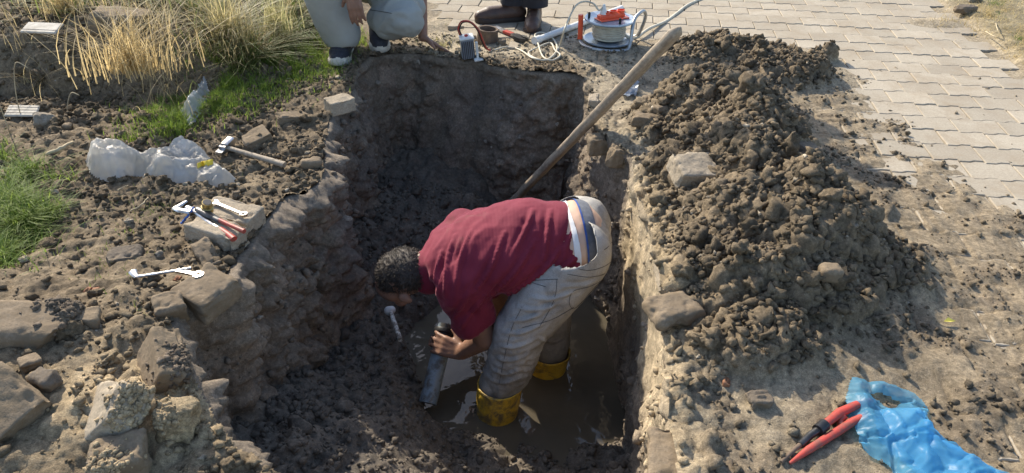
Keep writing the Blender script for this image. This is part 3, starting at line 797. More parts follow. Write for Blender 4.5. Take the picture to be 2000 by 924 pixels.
body += [('c', chest - A_(0, 0, .03), hips, .09, .10), ('c', shN + (elN - shN) * .15, elN, .052, .047), ('c', elN, wrN, .047, .031), ('c', shF + (elF - shF) * .15, elF, .05, .046), ('c', elF, wrF, .046, .031)]
pipeA = C(868, 655, 3.12); pipeB = C(838, 778, 3.04)
pd_ = pipeB - pipeA; pd_ /= np.linalg.norm(pd_)
grip = C(868, 676, 3.04)
hand(body, wrN, grip - wrN + A_(0, 0, .00), A_(-.1, .55, -.4), 1.02, .42, .10, 1)
hand(body, wrF, C(862, 650, 3.16) - wrF, A_(-.1, -.45, -.5), 1.0, .45, .10, -1)
V, Nn, F = sculpt(body, .006, 3)
wchild('body', V + Nn * (.001 * fbm(V, 60, 2, 2))[:, None], F, M['skin'])
# shirt
Y_ = A_(0, 1, 0)
shN2 = shN + A_(.02, .02, 0); 
up_t = np.cross(ax_t, A_(0, 1, 0)); up_t = up_t if up_t[2] > 0 else -up_t
def torso(t, up, side, base=None): return hips + ax_t * t + up_t * up + Y_ * side
Lt = np.linalg.norm(chest - hips)
shirt = [('e', torso(Lt * .98, .0, .0), (.155, .215, .10), (0, 0, 0)),
         ('e', torso(Lt * .78, .005, 0), (.17, .215, .145), (0, 0, 0)), ('e', torso(Lt * .52, .0, 0), (.18, .215, .162), (0, 0, 0)),
         ('e', torso(Lt * .26, -.005, 0), (.17, .205, .158), (0, 0, 0)), ('e', torso(.03, -.005, 0), (.14, .195, .15), (0, 0, 0)),
         ('e', torso(Lt * .25, -.08, -.03), (.17, .165, .13), (0, 0, 0)), ('e', torso(.04, -.06, -.02), (.12, .17, .12), (0, 0, 0)),
         ('c', shN, shN + (elN - shN) * .60, .088, .084), ('c', shF, shF + (elF - shF) * .6, .088, .082), ('c', shN, shF, .085, .085),
         ('c', chest, hd + A_(.10, 0, .02), .085, .074), ('e', torso(Lt * .42, .055, .02), (.20, .17, .125), (0, 0, 0)), ('e', torso(Lt * .12, .035, .0), (.13, .16, .135), (0, 0, 0))]
V, Nn, F = sculpt(shirt, .008, 16, .6)
hemP = C(1140, 450, 2.75)
prof_ax = (V - hips) @ ax_t
keep = (prof_ax > -.005)
nk = (V - (hd + A_(.075, 0, .0))) @ A_(-1, 0, 0); keep &= nk < 0.004
arm_d = (elN - shN) / np.linalg.norm(elN - shN); la = (V - shN) @ arm_d; near_arm = np.linalg.norm((V - shN) - la[:, None] * arm_d, axis=1) < .11
keep &= ~((la > .70 * np.linalg.norm(elN - shN)) & near_arm & (V[:, 2] < -.33))
w1 = folds(V, A_(.25, .75, -.65), 8, .5, 3); w2 = folds(V, A_(.9, .3, -.25), 10, .5, 8)
dsp = .015 * w1 * ss(prof_ax, Lt * .3, Lt) + .013 * w1 * ss(-V[:, 2], .1, .4) + .006 * w2 * (1 - ss(prof_ax, Lt * .3, Lt * .8)) * ss(prof_ax, .0, .1) + .010 * (crease(V * A_(1, 1, 1), 5, 6, 4) - .5) + .002 * fbm(V, 40, 3, 5)
V = V + Nn * (dsp * (1 - .6 * (1 - ss(prof_ax, .02, .16))) - .006 + .018 * (1 - ss(prof_ax, .05, .22)) * ss(hips[2] + .06 - V[:, 2], 0, .08))[:, None]
V = ridges(V, Nn, F, [[(902, 606), (955, 530), (985, 455)], [(925, 606), (1000, 540), (1045, 470)], [(950, 600), (1050, 540), (1100, 480)], [(985, 592), (1075, 545), (1130, 500)], [(888, 580), (897, 510), (918, 452)], [(868, 580), (872, 510), (888, 460)],
    [(850, 600), (850, 540), (862, 492)], [(870, 640), (900, 600), (925, 560)], [(900, 640), (925, 606), (958, 566)], [(1040, 575), (1095, 545), (1135, 520)], [(1060, 520), (1070, 450), (1075, 410)], [(1000, 500), (1030, 440), (1040, 410)], [(1100, 500), (1118, 450), (1122, 410)]], .0085, .0105)
V = snap(V, -((V - hips) @ ax_t), .005, -ax_t); V, F, u_ = cut(V, F, keep)
SHIRT = wchild('shirt', V, F, M['knit'])
sm_ = SHIRT.modifiers.new('thickness', 'SOLIDIFY'); sm_.thickness = .004
# jeans
legd = (kneeN - hipN)
jeans = [('e', hips + A_(.02, 0, -.005), (.145, .19, .150), (0, 0, 0)), ('e', C(1128, 500, 2.78), (.125, .125, .14), (0, R(15), 0)), ('e', C(1135, 446, 2.98), (.118, .125, .135), (0, R(15), 0)),
         ('chain', [hipN + A_(.02, .02, -.02), (hipN + kneeN) / 2 + A_(.012, 0, -.0), kneeN, (kneeN * .5 + ankN * .5) + A_(.008, 0, 0), ankN + A_(0, 0, .06), ankN], [.132, .118, .098, .088, .078, .06]),
         ('chain', [hipF + A_(.02, 0, -.03), kneeF, ankF + A_(0, 0, .04), ankF], [.13, .10, .078, .055]),
         ('e', torso(.03, -.02, 0), (.13, .185, .13), (0, 0, 0)), ('e', torso(.09, -.10, -.03), (.11, .165, .09), (0, 0, 0))]
V, Nn, F = sculpt(jeans, .0075, 14, .6)
ax2 = (V - hips) @ ax_t
waist = -.062 + .36 * ss(-(V[:, 2] - hips[2]), -.10, .06)
keep = ((ax2 < waist) | (V[:, 2] < hips[2] - .13)) & (V[:, 2] > -.80)
wz = ss(-V[:, 2], .35, .6); w3 = folds(V, A_(.25, .9, .25), 16, .6, 31); w4 = folds(V, legd, 9, .4, 33); w5 = folds(V, A_(.8, -.2, .6), 8, .4, 35)
nrk = np.exp(-(np.linalg.norm(V - kneeN, axis=1) / .12) ** 2)
crotch = np.exp(-(np.linalg.norm(V - (hipN + A_(-.06, -.02, -.06)), axis=1) / .14) ** 2)
V = V + Nn * (.010 * w3 * (wz + nrk) + .008 * w5 * crotch + .004 * w4 + .0015 * fbm(V, 45, 3, 6))[:, None]
V = ridges(V, Nn, F, [[(990, 628), (1035, 622), (1080, 600)], [(982, 650), (1020, 650), (1062, 632)], [(975, 676), (1008, 678), (1045, 664)], [(968, 700), (1000, 704), (1036, 690)], [(962, 724), (992, 730), (1028, 716)],
    [(1010, 600), (1050, 606), (1100, 588)], [(1035, 580), (1080, 585), (1130, 565)], [(1100, 560), (1140, 556), (1185, 540)], [(958, 742), (985, 748), (1018, 738)], [(1048, 660), (1080, 668), (1098, 660)]], .0075, .010)
V = np.where((V[:, 2] > hips[2] - .15)[:, None], snap(V, (V - hips) @ ax_t, waist, ax_t), V); V, F, u_ = cut(V, F, keep)
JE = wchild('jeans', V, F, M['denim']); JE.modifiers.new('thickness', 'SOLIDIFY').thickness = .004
JB = BVHTree.FromPolygons([tuple(map(float, v)) for v in V], F)
def proj(B, u, v, off=.002):
    d = Vector(ray(u, v)).normalized(); h_, n_, i_, ds = B.ray_cast(Vector((0, 0, CH)), d)
    if h_ is None: return None
    if n_.dot(d) > 0: n_ = -n_
    return np.array(h_ + n_ * off)
def seam(pts, rad, name, mat, B, parent, off=.0015):
    sp = spline([A_(p[0], p[1], 0) for p in pts], 8); q = [proj(B, p[0], p[1], off) for p in sp]; q = [p for p in q if p is not None]
    if len(q) < 3: return
    for _ in range(2): q = [q[0]] + [(q[i - 1] + q[i] * 2 + q[i + 1]) / 4 for i in range(1, len(q) - 1)] + [q[-1]]
    mb = MB().tube(q, rad, 5); o = mb.build(name, mat, parent, True, tuple(-a for a in parent.location)); return o
for pts in ([(1118, 522), (1150, 528), (1180, 520), (1200, 505)], [(1108, 535), (1150, 541), (1185, 533), (1201, 520)],
            [(1172, 548), (1160, 580), (1125, 603), (1112, 594), (1118, 570), (1150, 560), (1175, 548)],
            [(1088, 545), (1084, 580), (1068, 615), (1052, 640)], [(1066, 560), (1040, 552), (1046, 548), (1090, 545)], [(1120, 600), (1075, 625), (1020, 640)],
            [(1020, 600), (1000, 640), (985, 700), (975, 750)], [(1145, 500), (1180, 488), (1197, 470)]):
    seam(pts, .0010, 'seam', M['thread'], JB, WP)
# waist gap: undershirt, skin and elastic band
low = [('e', torso(-.02, .012, 0), (.13, .178, .140), (0, 0, 0)), ('e', torso(.08, .015, 0), (.13, .17, .135), (0, 0, 0))]
V, Nn, F = sculpt(low, .007, 8, .5); ax3 = (V - hips) @ ax_t
for nm, lo_, hi_, off, mt in (('lower_back', -.14, .06, .0, 'skinback'), ('elastic_band', -.085, -.040, .004, 'grey_band'), ('band_piping', -.041, -.034, .0055, 'blue_band'), ('undershirt', -.007, .012, .003, 'white_cloth')):
    wob = .010 * vnoise(V, 9, 70) if nm == 'undershirt' else 0
    kp = (ax3 > lo_ + wob) & (ax3 < hi_) & (V[:, 2] > hips[2] - .06)
    Vs_ = snap(snap(V, ax3, hi_, ax_t), -ax3, -(lo_ + wob), -ax_t); V2, F2, _u = cut(Vs_ + Nn * off, F, kp); wchild(nm, V2, F2, M[mt])
# boots
def boot(foot, ank, yaw, tz_):
    toe = np.array([-math.cos(yaw), -math.sin(yaw), 0]) 
    top = A_(ank[0], ank[1] - .01, tz_)
    b = [('chain', [A_(ank[0] + .006, ank[1] - .01, tz_ - .0), A_(ank[0], ank[1] - .005, -.80), A_(ank[0] - .006, ank[1], -.92)], [.086, .083, .078]),
         ('c', A_(ank[0], ank[1], -.925), A_(*(np.array(ank) + toe * .15)[:2], -.945), .055, .045)]
    V, Nn, F = sculpt(b, .006, 5); kp = V[:, 2] < top[2] + .010 * vnoise(V, 9, 3) - .008
    V = V + Nn * (.004 * folds(V, A_(1, .4, 0), 14, .4, 3))[:, None]
    V, F, _u = cut(V, F, kp); o = wchild('boot', V, F, M['boot']); o.modifiers.new('thickness', 'SOLIDIFY').thickness = -.004
    cen_ = A_(ank[0] + .005, ank[1] - .01, tz_ - .012)
    ring = [cen_ + A_(.087 * math.cos(a), .087 * math.sin(a), .004 * math.sin(2 * a)) for a in np.linspace(0, 2 * math.pi, 28, endpoint=False)]
    rr = MB().tube(ring, .0035, 6, closed=True).build('rim', M['boot'], o, True)
    return o
boot(footN, ankN, .5, -.69); boot(footF, ankF, .3, -.755)
# hair: cap with locks
capm = [('e', hd + A_(.012, 0, .022), (.079, .094, .095), (0, R(-75), 0)), ('e', hd + A_(-.042, 0, .004), (.062, .080, .080), (0, 0, 0))]
V, Nn, F = sculpt(capm, .0055, 3)
f_ = V - hd
kp = (f_[:, 2] > -.030 - .35 * f_[:, 0] * 0) & ~((f_[:, 0] > .055) & (f_[:, 2] < .0)) & (f_[:, 0] < .085)
V = V + Nn * (.0055 * clump(V, 95, 5, .4, .9, False) + .004 * fbm(V, 70, 2, 4))[:, None]
HV, HF, _u = cut(V, F, kp); HN = Nn[_u]
hair = wchild('hair', HV, HF, M['hair'])
lk = MB()
for i in range(3200):
    j = rnd.randrange(len(HV)); p = HV[j]; nn = HN[j]; t_ = np.cross(nn, A_(rnd.gauss(0, 1), rnd.gauss(0, 1), rnd.gauss(0, 1))); t_ /= np.linalg.norm(t_) + 1e-6
    q = p + nn * rnd.uniform(.004, .011) + t_ * rnd.uniform(.006, .018); s1 = np.cross(nn, t_) * .0009
    lk.add([p - s1, p + s1, (p + q) / 2 + nn * .003 + s1, (p + q) / 2 + nn * .003 - s1, q], [(0, 1, 2, 3), (3, 2, 4)])
lk.build('hair_locks', M['hair'], WP, False, tuple(-a for a in WP.location))
print('worker', round(time.time() - T0, 1))

# ---- the man squatting behind the pit
M['khaki'] = (lambda t: t.set(t.ramp(t.noise(5, 5), [(.3, (.30, .31, .29)), (.7, (.38, .39, .365))]), .9, t.bump(t.noise(300, 3), .25, .001), 0, .2))(NT('grey_green_cotton'))
M['navy_mesh'] = PM('navy_mesh_fabric', (.035, .037, .05), (.018, .02, .028), 120, .8, .5, 260)
M['offwhite'] = PM('off_white_rubber', (.62, .58, .50), (.45, .41, .34), 25, .7, .2, 120)
M['greytee'] = PM('blue_grey_cotton', (.25, .29, .36), (.2, .24, .3), 12, .9, .2, 200)
SP = thing('person', 'man in loose grey trousers squatting behind the pit with one hand on the ground', 'person', (-.85, 4.1, 0))
def schild(P_, name, V, F, mat): return link(name, mkmesh(name, V, F, mat, True), P_, tuple(-a for a in P_.location))
f1 = G(661, 128, .0); f2 = G(744, 108, .0)
a1 = A_(f1[0] + .01, f1[1] + .12, .115); a2 = A_(f2[0] - .01, f2[1] + .10, .13)
k1 = C(612, -60, 3.72); k2 = C(792, 38, 3.92)
h1 = A_(-1.02, 4.30, .36); h2 = A_(-.78, 4.34, .34)
wS1 = C(688, -18, 3.72); hS2 = G(836, 100, .012); wS2 = hS2 + A_(-.03, .045, .065)
shS1, shS2 = A_(-1.05, 4.05, .82), A_(-.62, 4.12, .80); headS = A_(-.86, 3.92, 1.06)
elS1 = A_(-1.14, 3.92, .60); elS2 = C(820, -60, 4.2)
b = [('c', (h1 + h2) / 2, (shS1 + shS2) / 2, .11, .12), ('c', shS1, elS1, .05, .042), ('c', elS1, wS1, .042, .028), ('c', shS2, elS2, .05, .040), ('c', elS2, wS2, .040, .027),
     ('c', (shS1 + shS2) / 2, headS, .06, .055), ('e', headS + A_(0, 0, .03), (.078, .095, .112)), ('e', headS + A_(0, -.04, -.03), (.06, .06, .07)), ('e', headS + A_(0, -.10, .0), (.014, .018, .02)),
     ('e', headS + A_(-.08, .0, .0), (.012, .02, .03)), ('e', headS + A_(.08, .0, .0), (.012, .02, .03)), ('c', a1, k1, .04, .045), ('c', a2, k2, .04, .045)]
hand(b, wS1, A_(.1, -.15, -1), A_(.1, 1, 0), 1.0, .25, .05, 1)
hand(b, wS2, A_(.62, .1, -.42), A_(.1, -.2, -1), 1.0, -.03, .22, 1)
V, Nn, F = sculpt(b, .006, 3); schild(SP, 'body', V, F, M['skin'])
tr = [('chain', [a1 + A_(-.005, 0, .02), (a1 + k1) / 2 + A_(0, .01, 0), k1 + A_(0, .0, 0)], [.098, .108, .10]), ('c', k1, h1, .10, .13),
      ('chain', [a2 + A_(.0, 0, .045), (a2 + k2) / 2 + A_(-.005, 0, .01), k2], [.070, .098, .090]), ('c', k2, h2, .092, .14), ('c', h1, h2, .15, .15),
      ('e', (k2 + h2) / 2 + A_(.05, -.05, -.04), (.13, .12, .10))]
V, Nn, F = sculpt(tr, .009, 12, .6)
w1 = folds(V, A_(.15, -.2, 1), 7, .5, 43); w2 = folds(V, A_(1, .2, .3), 9, .5, 44)
V = V + Nn * (.012 * w1 * ss(-V[:, 0], .7, .9) + .013 * w2 * ss(V[:, 0], -.9, -.7) + .002 * fbm(V, 30, 3, 3))[:, None]
lowcut = (V[:, 2] > .085 + .02 * vnoise(V, 6, 4))
V, F, _u = cut(V, F, lowcut); o = schild(SP, 'trousers', V, F, M['khaki']); o.modifiers.new('t', 'SOLIDIFY').thickness = .004
TB = BVHTree.FromPolygons([tuple(map(float, v)) for v in V], F)
seam([(712, 18), (740, 22), (765, 26)], .0016, 'seam', M['thread'], TB, SP)
tee = [('c', (h1 + h2) / 2 + A_(0, 0, .1), (shS1 + shS2) / 2, .155, .15), ('c', shS1, shS2, .085, .085), ('c', shS1, shS1 + (elS1 - shS1) * .7, .08, .07), ('c', shS2, shS2 + (elS2 - shS2) * .45, .08, .07)]
V, Nn, F = sculpt(tee, .011, 10); schild(SP, 'shirt', V + Nn * (.01 * folds(V, A_(.3, .2, -1), 7, .4, 5))[:, None], F, M['greytee'])
V, Nn, F = sculpt([('e', headS + A_(0, .015, .055), (.088, .10, .10))], .008, 2); V, F, _u = cut(V, F, V[:, 2] > headS[2] + .03); schild(SP, 'hair', V, F, M['hair'])
def sneaker(P_, toe_p, dirn, L, Wd, upm, solem, pitch=0.0, ankle_h=.085, toe_cap=True):
    d = np.array([dirn[0], dirn[1], 0.0]); d /= np.linalg.norm(d); sdv = A_(-d[1], d[0], 0)
    heel = toe_p - d * L
    rise = lambda s: (1 - s) * math.tan(pitch) * L
    pt = lambda s, side, z: heel + d * L * s + sdv * side + A_(0, 0, z + rise(s))
    up = [('chain', [pt(.12, 0, .055), pt(.4, 0, .055), pt(.72, 0, .045), pt(.88, 0, .036)], [Wd * .43, Wd * .42, Wd * .46, Wd * .38]),
          ('chain', [pt(.16, 0, .07), pt(.2, 0, ankle_h)], [Wd * .42, Wd * .40]), ('c', pt(.25, 0, .085), pt(.6, 0, .05), Wd * .34, Wd * .38)]
    V, Nn, F = sculpt(up, .006, 6); z0 = V[:, 2] - np.array([rise(s) for s in ((V - heel) @ d) / L])
    V, F, _u = cut(V, F, z0 > .012); root = schild(P_, 'shoe', V + 0, F, upm)
    outl = []
    for s, wv in ((0, .25), (.04, .36), (.15, .42), (.35, .38), (.55, .44), (.75, .50), (.88, .46), (.96, .32), (1.0, .12)): outl.append((s, wv * Wd))
    poly = [(s, a) for s, a in outl] + [(s, -a) for s, a in outl[::-1]]; mb = MB(); n_ = len(poly)
    V_ = []
    for zz, g_ in ((.0, .94), (.008, 1.02), (.026, 1.0), (.032, .93)):
        for s, a in poly: V_.append(pt(.5 + (s - .5) * (g_ * .5 + .5), a * g_, zz + (.012 * ss(np.array([s]), .8, 1.0)[0]) * (zz > .01)))
    Fs_ = [(r * n_ + i, r * n_ + (i + 1) % n_, (r + 1) * n_ + (i + 1) % n_, (r + 1) * n_ + i) for r in range(3) for i in range(n_)] + [tuple(range(n_ - 1, -1, -1)), tuple(range(3 * n_, 4 * n_))]
    mb.add(V_, Fs_); mb.build('sole', solem, root, True)
    if toe_cap:
        V, Nn, F = sculpt([('c', pt(.80, 0, .036), pt(.90, 0, .030), Wd * .44, Wd * .38)], .006, 4); z0 = V[:, 2] - rise(.9); sx = ((V - heel) @ d) / L
        V, F, _u = cut(V + Nn * .002, F, (z0 > .012) & (z0 < .048 - .25 * np.abs((V - heel) @ sdv) ) & (sx > .84)); link('toe_cap', mkmesh('toe_cap', V, F, solem, True), root)
    return root
sneaker(SP, A_(f1[0], f1[1] - .005, gz(f1[0], f1[1])[0]), (.04, -1), .26, .128, M['navy_mesh'], M['offwhite'])
sneaker(SP, A_(f2[0], f2[1], gz(f2[0], f2[1])[0] + .0), (.22, -1), .24, .118, M['navy_mesh'], M['offwhite'], .25)
# ---- the man standing farther back
M['leather'] = PM('brown_leather', (.10, .055, .038), (.055, .032, .024), 18, .5, .3, 120)
M['blackcloth'] = PM('black_cotton', (.030, .030, .036), (.018, .018, .022), 12, .9, .3, 150)
M['solebrown'] = PM('dark_sole', (.05, .035, .028), None, 20, .8, .2, 90)
DP = thing('person', 'standing man in black trousers and brown leather shoes, seen from the shins down', 'person', (.05, 4.6, 0))
t1 = G(928, 44, .0); t2 = G(1038, 66, .0)
e1 = A_(t1[0] + .245, t1[1] + .055, .11); e2 = A_(t2[0] + .02, t2[1] + .22, .11)
kk1, kk2 = A_(e1[0] + .0, e1[1] - .02, .50), A_(e2[0] + .02, e2[1] + .0, .50); hh1, hh2 = A_(-.03, 4.66, .93), A_(.13, 4.70, .93); cs = A_(.05, 4.68, 1.40); hdD = A_(.03, 4.58, 1.64)
b = [('chain', [e1, kk1, hh1], [.04, .055, .08]), ('chain', [e2, kk2, hh2], [.04, .055, .08]), ('c', (hh1 + hh2) / 2, cs, .12, .13), ('c', cs, hdD, .055, .055), ('e', hdD + A_(0, 0, .03), (.078, .095, .112)), ('e', hdD + A_(0, -.1, 0), (.014, .018, .02)),
     ('chain', [cs + A_(-.2, 0, .0), A_(-.27, 4.62, 1.12), A_(-.16, 4.45, .95)], [.05, .042, .028]), ('chain', [cs + A_(.2, 0, .0), A_(.33, 4.66, 1.12), A_(.30, 4.55, .88)], [.05, .042, .028])]
hand(b, A_(-.16, 4.45, .95), A_(.4, -.3, -.6), A_(.2, 1, 0), 1, .3, .08, 1); hand(b, A_(.30, 4.55, .88), A_(0, -.1, -1), A_(-1, 0, 0), 1, .3, .08, 1)
V, Nn, F = sculpt(b, .009, 3); schild(DP, 'body', V, F, M['skin'])
tr = [('chain', [e1 + A_(-.005, 0, .0), e1 + A_(0, 0, .12), kk1, hh1], [.082, .078, .085, .12]), ('chain', [e2 + A_(0, -.01, .0), e2 + A_(0, -.01, .06), kk2, hh2], [.078, .078, .085, .12]), ('c', hh1, hh2, .13, .13)]
V, Nn, F = sculpt(tr, .009, 8); V = V + Nn * (.008 * folds(V, A_(1, .3, .2), 9, .5, 4))[:, None]; V, F, _u = cut(V, F, V[:, 2] > .115); schild(DP, 'trousers', V, F, M['blackcloth'])
V, Nn, F = sculpt([('c', A_(.05, 4.68, 1.0), cs, .145, .16), ('c', cs + A_(-.17, 0, .0), cs + A_(.17, 0, 0), .09, .09), ('c', cs + A_(-.2, 0, 0), A_(-.25, 4.63, 1.2), .075, .065), ('c', cs + A_(.2, 0, 0), A_(.3, 4.66, 1.2), .075, .065)], .012, 8)
schild(DP, 'shirt', V, F, M['blackcloth'])
V, Nn, F = sculpt([('e', hdD + A_(0, .015, .055), (.088, .10, .10))], .009, 2); V, F, _u = cut(V, F, V[:, 2] > hdD[2] + .03); schild(DP, 'hair', V, F, M['hair'])
sneaker(DP, A_(t1[0], t1[1], gz(t1[0], t1[1])[0]), (-1, -.25), .32, .115, M['leather'], M['solebrown'], 0, .12, False)
sneaker(DP, A_(t2[0], t2[1], gz(t2[0], t2[1])[0]), (-.08, -1), .30, .112, M['leather'], M['solebrown'], 0, .12, False)
print('people', round(time.time() - T0, 1))
# ------------------------------------------------------------------ stones and broken blocks
def rbox(w_, d_, h_, n, r, amp, seed, chips=.5, cuts=0):
    import bmesh
    k = max(6, n); bm = bmesh.new(); bmesh.ops.create_cube(bm, size=2); bmesh.ops.subdivide_edges(bm, edges=bm.edges[:], cuts=k, use_grid_fill=True)
    V = np.array([v.co[:] for v in bm.verts]); F = [[v.index for v in f.verts] for f in bm.faces]; bm.free()
    H_ = np.array([w_, d_, h_]) / 2; P = V * H_; Cc = np.clip(P, -(H_ - r), H_ - r); D = P - Cc; L = np.linalg.norm(D, axis=1)[:, None] + 1e-9
    nrm = D / L; P = Cc + nrm * r
    rs = np.random.RandomState(seed)
    for _ in range(cuts):
        nn = rs.normal(size=3); nn /= np.linalg.norm(nn); lim = (np.abs(nn) * H_).sum() * rs.uniform(.55, .78); o = P @ nn - lim
        P = P - np.clip(o, 0, None)[:, None] * nn
    edge = (np.abs(P) > (H_ - r * 2.2)).sum(1) >= 2
    off = amp * fbm(P + seed, 1 / max(H_) * 1.2, 4, seed) + amp * .35 * fbm(P, 90, 3, seed + 1) - edge * chips * np.clip(fbm(P + seed, 22, 3, seed + 2), 0, 1) * .03
    return P + nrm * off[:, None], np.array(F)
def stone(name, label, u, v, size, rot=(0, 0, 0), mat='rock', seed=1, r=None, lift=.3, cuts=0, cat='stone', amp=None, chips=.65, zz=None, group=None, tilt=None):
    lift = lift - .12
    group = group or {'broken paver': 'broken pavers around the pit', 'stone': 'loose stones around the pit', 'brick chip': 'brick chips on the ground'}.get(cat)
    g = G(u, v, zz if zz is not None else 0.0)
    for _ in range(3):
        if zz is None: g = G(u, v, gz(g[0], g[1])[0] + size[2] * lift)
    r = r if r is not None else min(size) * .14
    P, F = rbox(*size, 16 if max(size) < .1 else 24, r, amp if amp is not None else min(size) * .085, seed, chips, cuts)
    o = link(name, mkmesh(name, P, F, M[mat], True), None, g, tuple(R(a) for a in rot)); return tag(o, label, cat, group)
# a second coat of crumbs on a stone
def dust(o, n, lo, hi, col_=(.17, .135, .1), mat='soil'):
    me = o.data; k = len(me.vertices); V = np.empty(k * 3, np.float32); me.vertices.foreach_get('co', V); V = V.reshape(-1, 3)
    Mx = o.rotation_euler.to_matrix(); W = V @ np.array(Mx).T
    top = np.where(W[:, 2] > np.percentile(W[:, 2], 55))[0]; c0 = V[top[rnd.randrange(len(top))]]
    pr = np.exp(-(np.linalg.norm(V[top] - c0, axis=1) / (np.ptp(V) * .25)) ** 2); sel = nrg.choice(top, n, p=pr / pr.sum())
    s = lognorm(n, lo, hi, 2); vs_, F = VAR[1]; base = np.array(vs_)[nrg.randint(0, len(vs_), n)]; Rm = rotmats(n)
    Q = np.einsum('nij,nvj->nvi', Rm, base * s[:, None, None]) + V[sel][:, None, :]; nv = base.shape[1]
    FF = (F[None] + (np.arange(n) * nv)[:, None, None]).reshape(-1, 3)
    d_ = link('soil_crumbs', mkmesh('soil_crumbs', Q.reshape(-1, 3), FF, M[mat], False, np.tile(np.array(col_, np.float32), (n * nv, 1))), o); d_['kind'] = 'stuff'
BR = 'broken_paver'
b1 = stone(BR, 'long broken concrete paver at the left pit edge, under the pliers and ring spanner', 452, 424, (.205, .115, .075), (2, 3, -16), 'conc_clean', 3, .008, .45, cat='broken paver')
b2 = stone(BR, 'short broken concrete paver in front of the one carrying the ring spanner', 424, 457, (.19, .10, .075), (-3, 5, -20), 'conc_clean', 4, .008, .40, cat='broken paver')
b3 = stone(BR, 'earth-covered paver jutting over the left pit edge just below the L-shaped wrench', 405, 572, (.13, .145, .075), (4, 8, -28), 'conc', 5, .007, .15, cat='broken paver')
stone(BR, 'upright paver piece between the pliers and the jutting earth-covered paver', 408, 508, (.12, .06, .10), (10, 20, -50), 'conc', 6, .008, -.05, cat='broken paver')
stone(BR, 'clean grey paver corner on the rim, below the squatting man', 664, 204, (.125, .085, .065), (3, 0, 38), 'conc_clean', 7, .006, .35, cat='broken paver')
stone(BR, 'dirty paver piece half buried beside the hammer handle', 500, 272, (.12, .10, .05), (6, -14, 35), 'conc', 8, .006, .2, cat='broken paver')
stone(BR, 'muddy paver piece wedged left of the clean grey paver corner', 575, 232, (.16, .07, .05), (3, 10, 30), 'conc', 88, .006, .1, cat='broken paver')
stone('stone', 'rounded pale stone at the rim right of the hammer handle', 608, 320, (.085, .06, .05), (0, 0, 10), 'rock', 9, .02, .3, 2)
stone('stone', 'small pointed stone standing just above the paver with the ring spanner', 461, 384, (.038, .030, .05), (0, 10, 20), 'rock', 10, .008, .3, 3)
s8 = stone(BR, 'large tilted paver slab with a sandy lit side, above the sandy clod', 312, 722, (.165, .15, .075), (58, 10, -62), 'conc', 11, .008, .15, cat='broken paver'); dust(s8, 260, .004, .012)
s9 = stone(BR, 'sand-topped paver slab with a cut corner in the left foreground', 222, 812, (.18, .145, .08), (38, -30, -35), 'conc_clean', 12, .009, .2, 2, cat='broken paver'); dust(s9, 300, .004, .012, SOILC['sand'])
s10 = stone('boulder', 'biggest stone block, at the left picture edge', 52, 642, (.24, .15, .10), (6, 4, 8), 'rock', 13, .028, .36, 4); dust(s10, 320, .004, .014)
stone(BR, 'long paver slab sloping out at the left edge below the biggest stone block', 14, 798, (.19, .13, .08), (14, 22, -28), 'conc', 14, .012, .3, 2, cat='broken paver')
stone('stone', 'flat-topped stone right of the biggest stone block', 162, 628, (.085, .07, .055), (0, 10, 20), 'rock', 15, .01, .3, 3)
stone('stone', 'wedge-shaped stone on the rim left of the jutting earth-covered paver', 333, 606, (.08, .075, .085), (10, 0, 30), 'conc', 16, .01, .1, 3)
cl = stone('earth_clod', 'crumbly sand-coated clod standing on the near left rim', 350, 822, (.10, .085, .115), (0, 8, 20), 'soil', 17, .03, .35, 2, 'clod', .012)
c4 = np.ones((len(cl.data.vertices), 4), np.float32); c4[:, :3] = (.36, .28, .17); cl.data.color_attributes.new('Col', 'FLOAT_COLOR', 'POINT').data.foreach_set('color', c4.ravel()); dust(cl, 240, .003, .010, (.40, .31, .19))
s15 = stone('stone', 'bulky stone at the bottom edge of the picture, below the cut-corner slab', 236, 893, (.125, .10, .08), (8, -6, 15), 'rock', 18, .02, .4, 3); dust(s15, 200, .003, .010, SOILC['sand'])
stone('stone', 'fist-sized stone below the biggest stone block', 62, 712, (.05, .045, .045), (0, 0, 40), 'rock', 19, .008, .3, 3)
stone('stone', 'brown cobble beside the fist-sized stone', 88, 742, (.07, .055, .045), (0, 0, -20), 'rockdark', 20, .015, .3, 3)
stone('stone', 'round buried boulder in the soil left of the pliers', 245, 500, (.11, .085, .05), (0, 0, 15), 'rockdark', 21, .022, .25, 2)
stone('stone', 'pale pointed stone right of the dirty white board', 88, 235, (.085, .065, .06), (0, 12, 30), 'rockpale', 22, .012, .35, 3)
stone('stone', 'small round grey stone between the stick and the pale pointed stone', 133, 247, (.045, .035, .03), (0, 0, 0), 'rock', 23, .012, .4, 1)
stone('boulder', 'dark grey boulder behind the dry grass tuft', 236, 44, (.30, .16, .12), (0, 8, 10), 'rock', 24, .03, .3, 4)
stone(BR, 'rectangular paver lying tilted on the near slope of the spoil pile', 1355, 334, (.155, .13, .075), (14, 6, 14), 'conc_clean', 25, .007, .3, cat='broken paver')
stone('stone', 'big flat oval stone at the right pit rim', 1315, 606, (.165, .12, .055), (8, 4, 22), 'rock', 26, .026, .35, 1, amp=.004)
stone('stone', 'angular stone set in the right pit edge, nearer the wooden pole', 1168, 282, (.095, .075, .085), (0, 0, 15), 'rock', 27, .012, 0, 3, zz=-.03)
stone('stone', 'angular stone set in the right pit edge, beside the upright paver edge', 1209, 304, (.10, .08, .095), (0, 8, -10), 'conc', 28, .012, 0, 3, zz=-.03)
stone(BR, 'narrow upright paver edge where the wooden pole crosses the rim', 1158, 206, (.05, .10, .09), (0, 0, -5), 'conc_clean', 29, .006, 0, 0, 'broken paver', zz=.0)
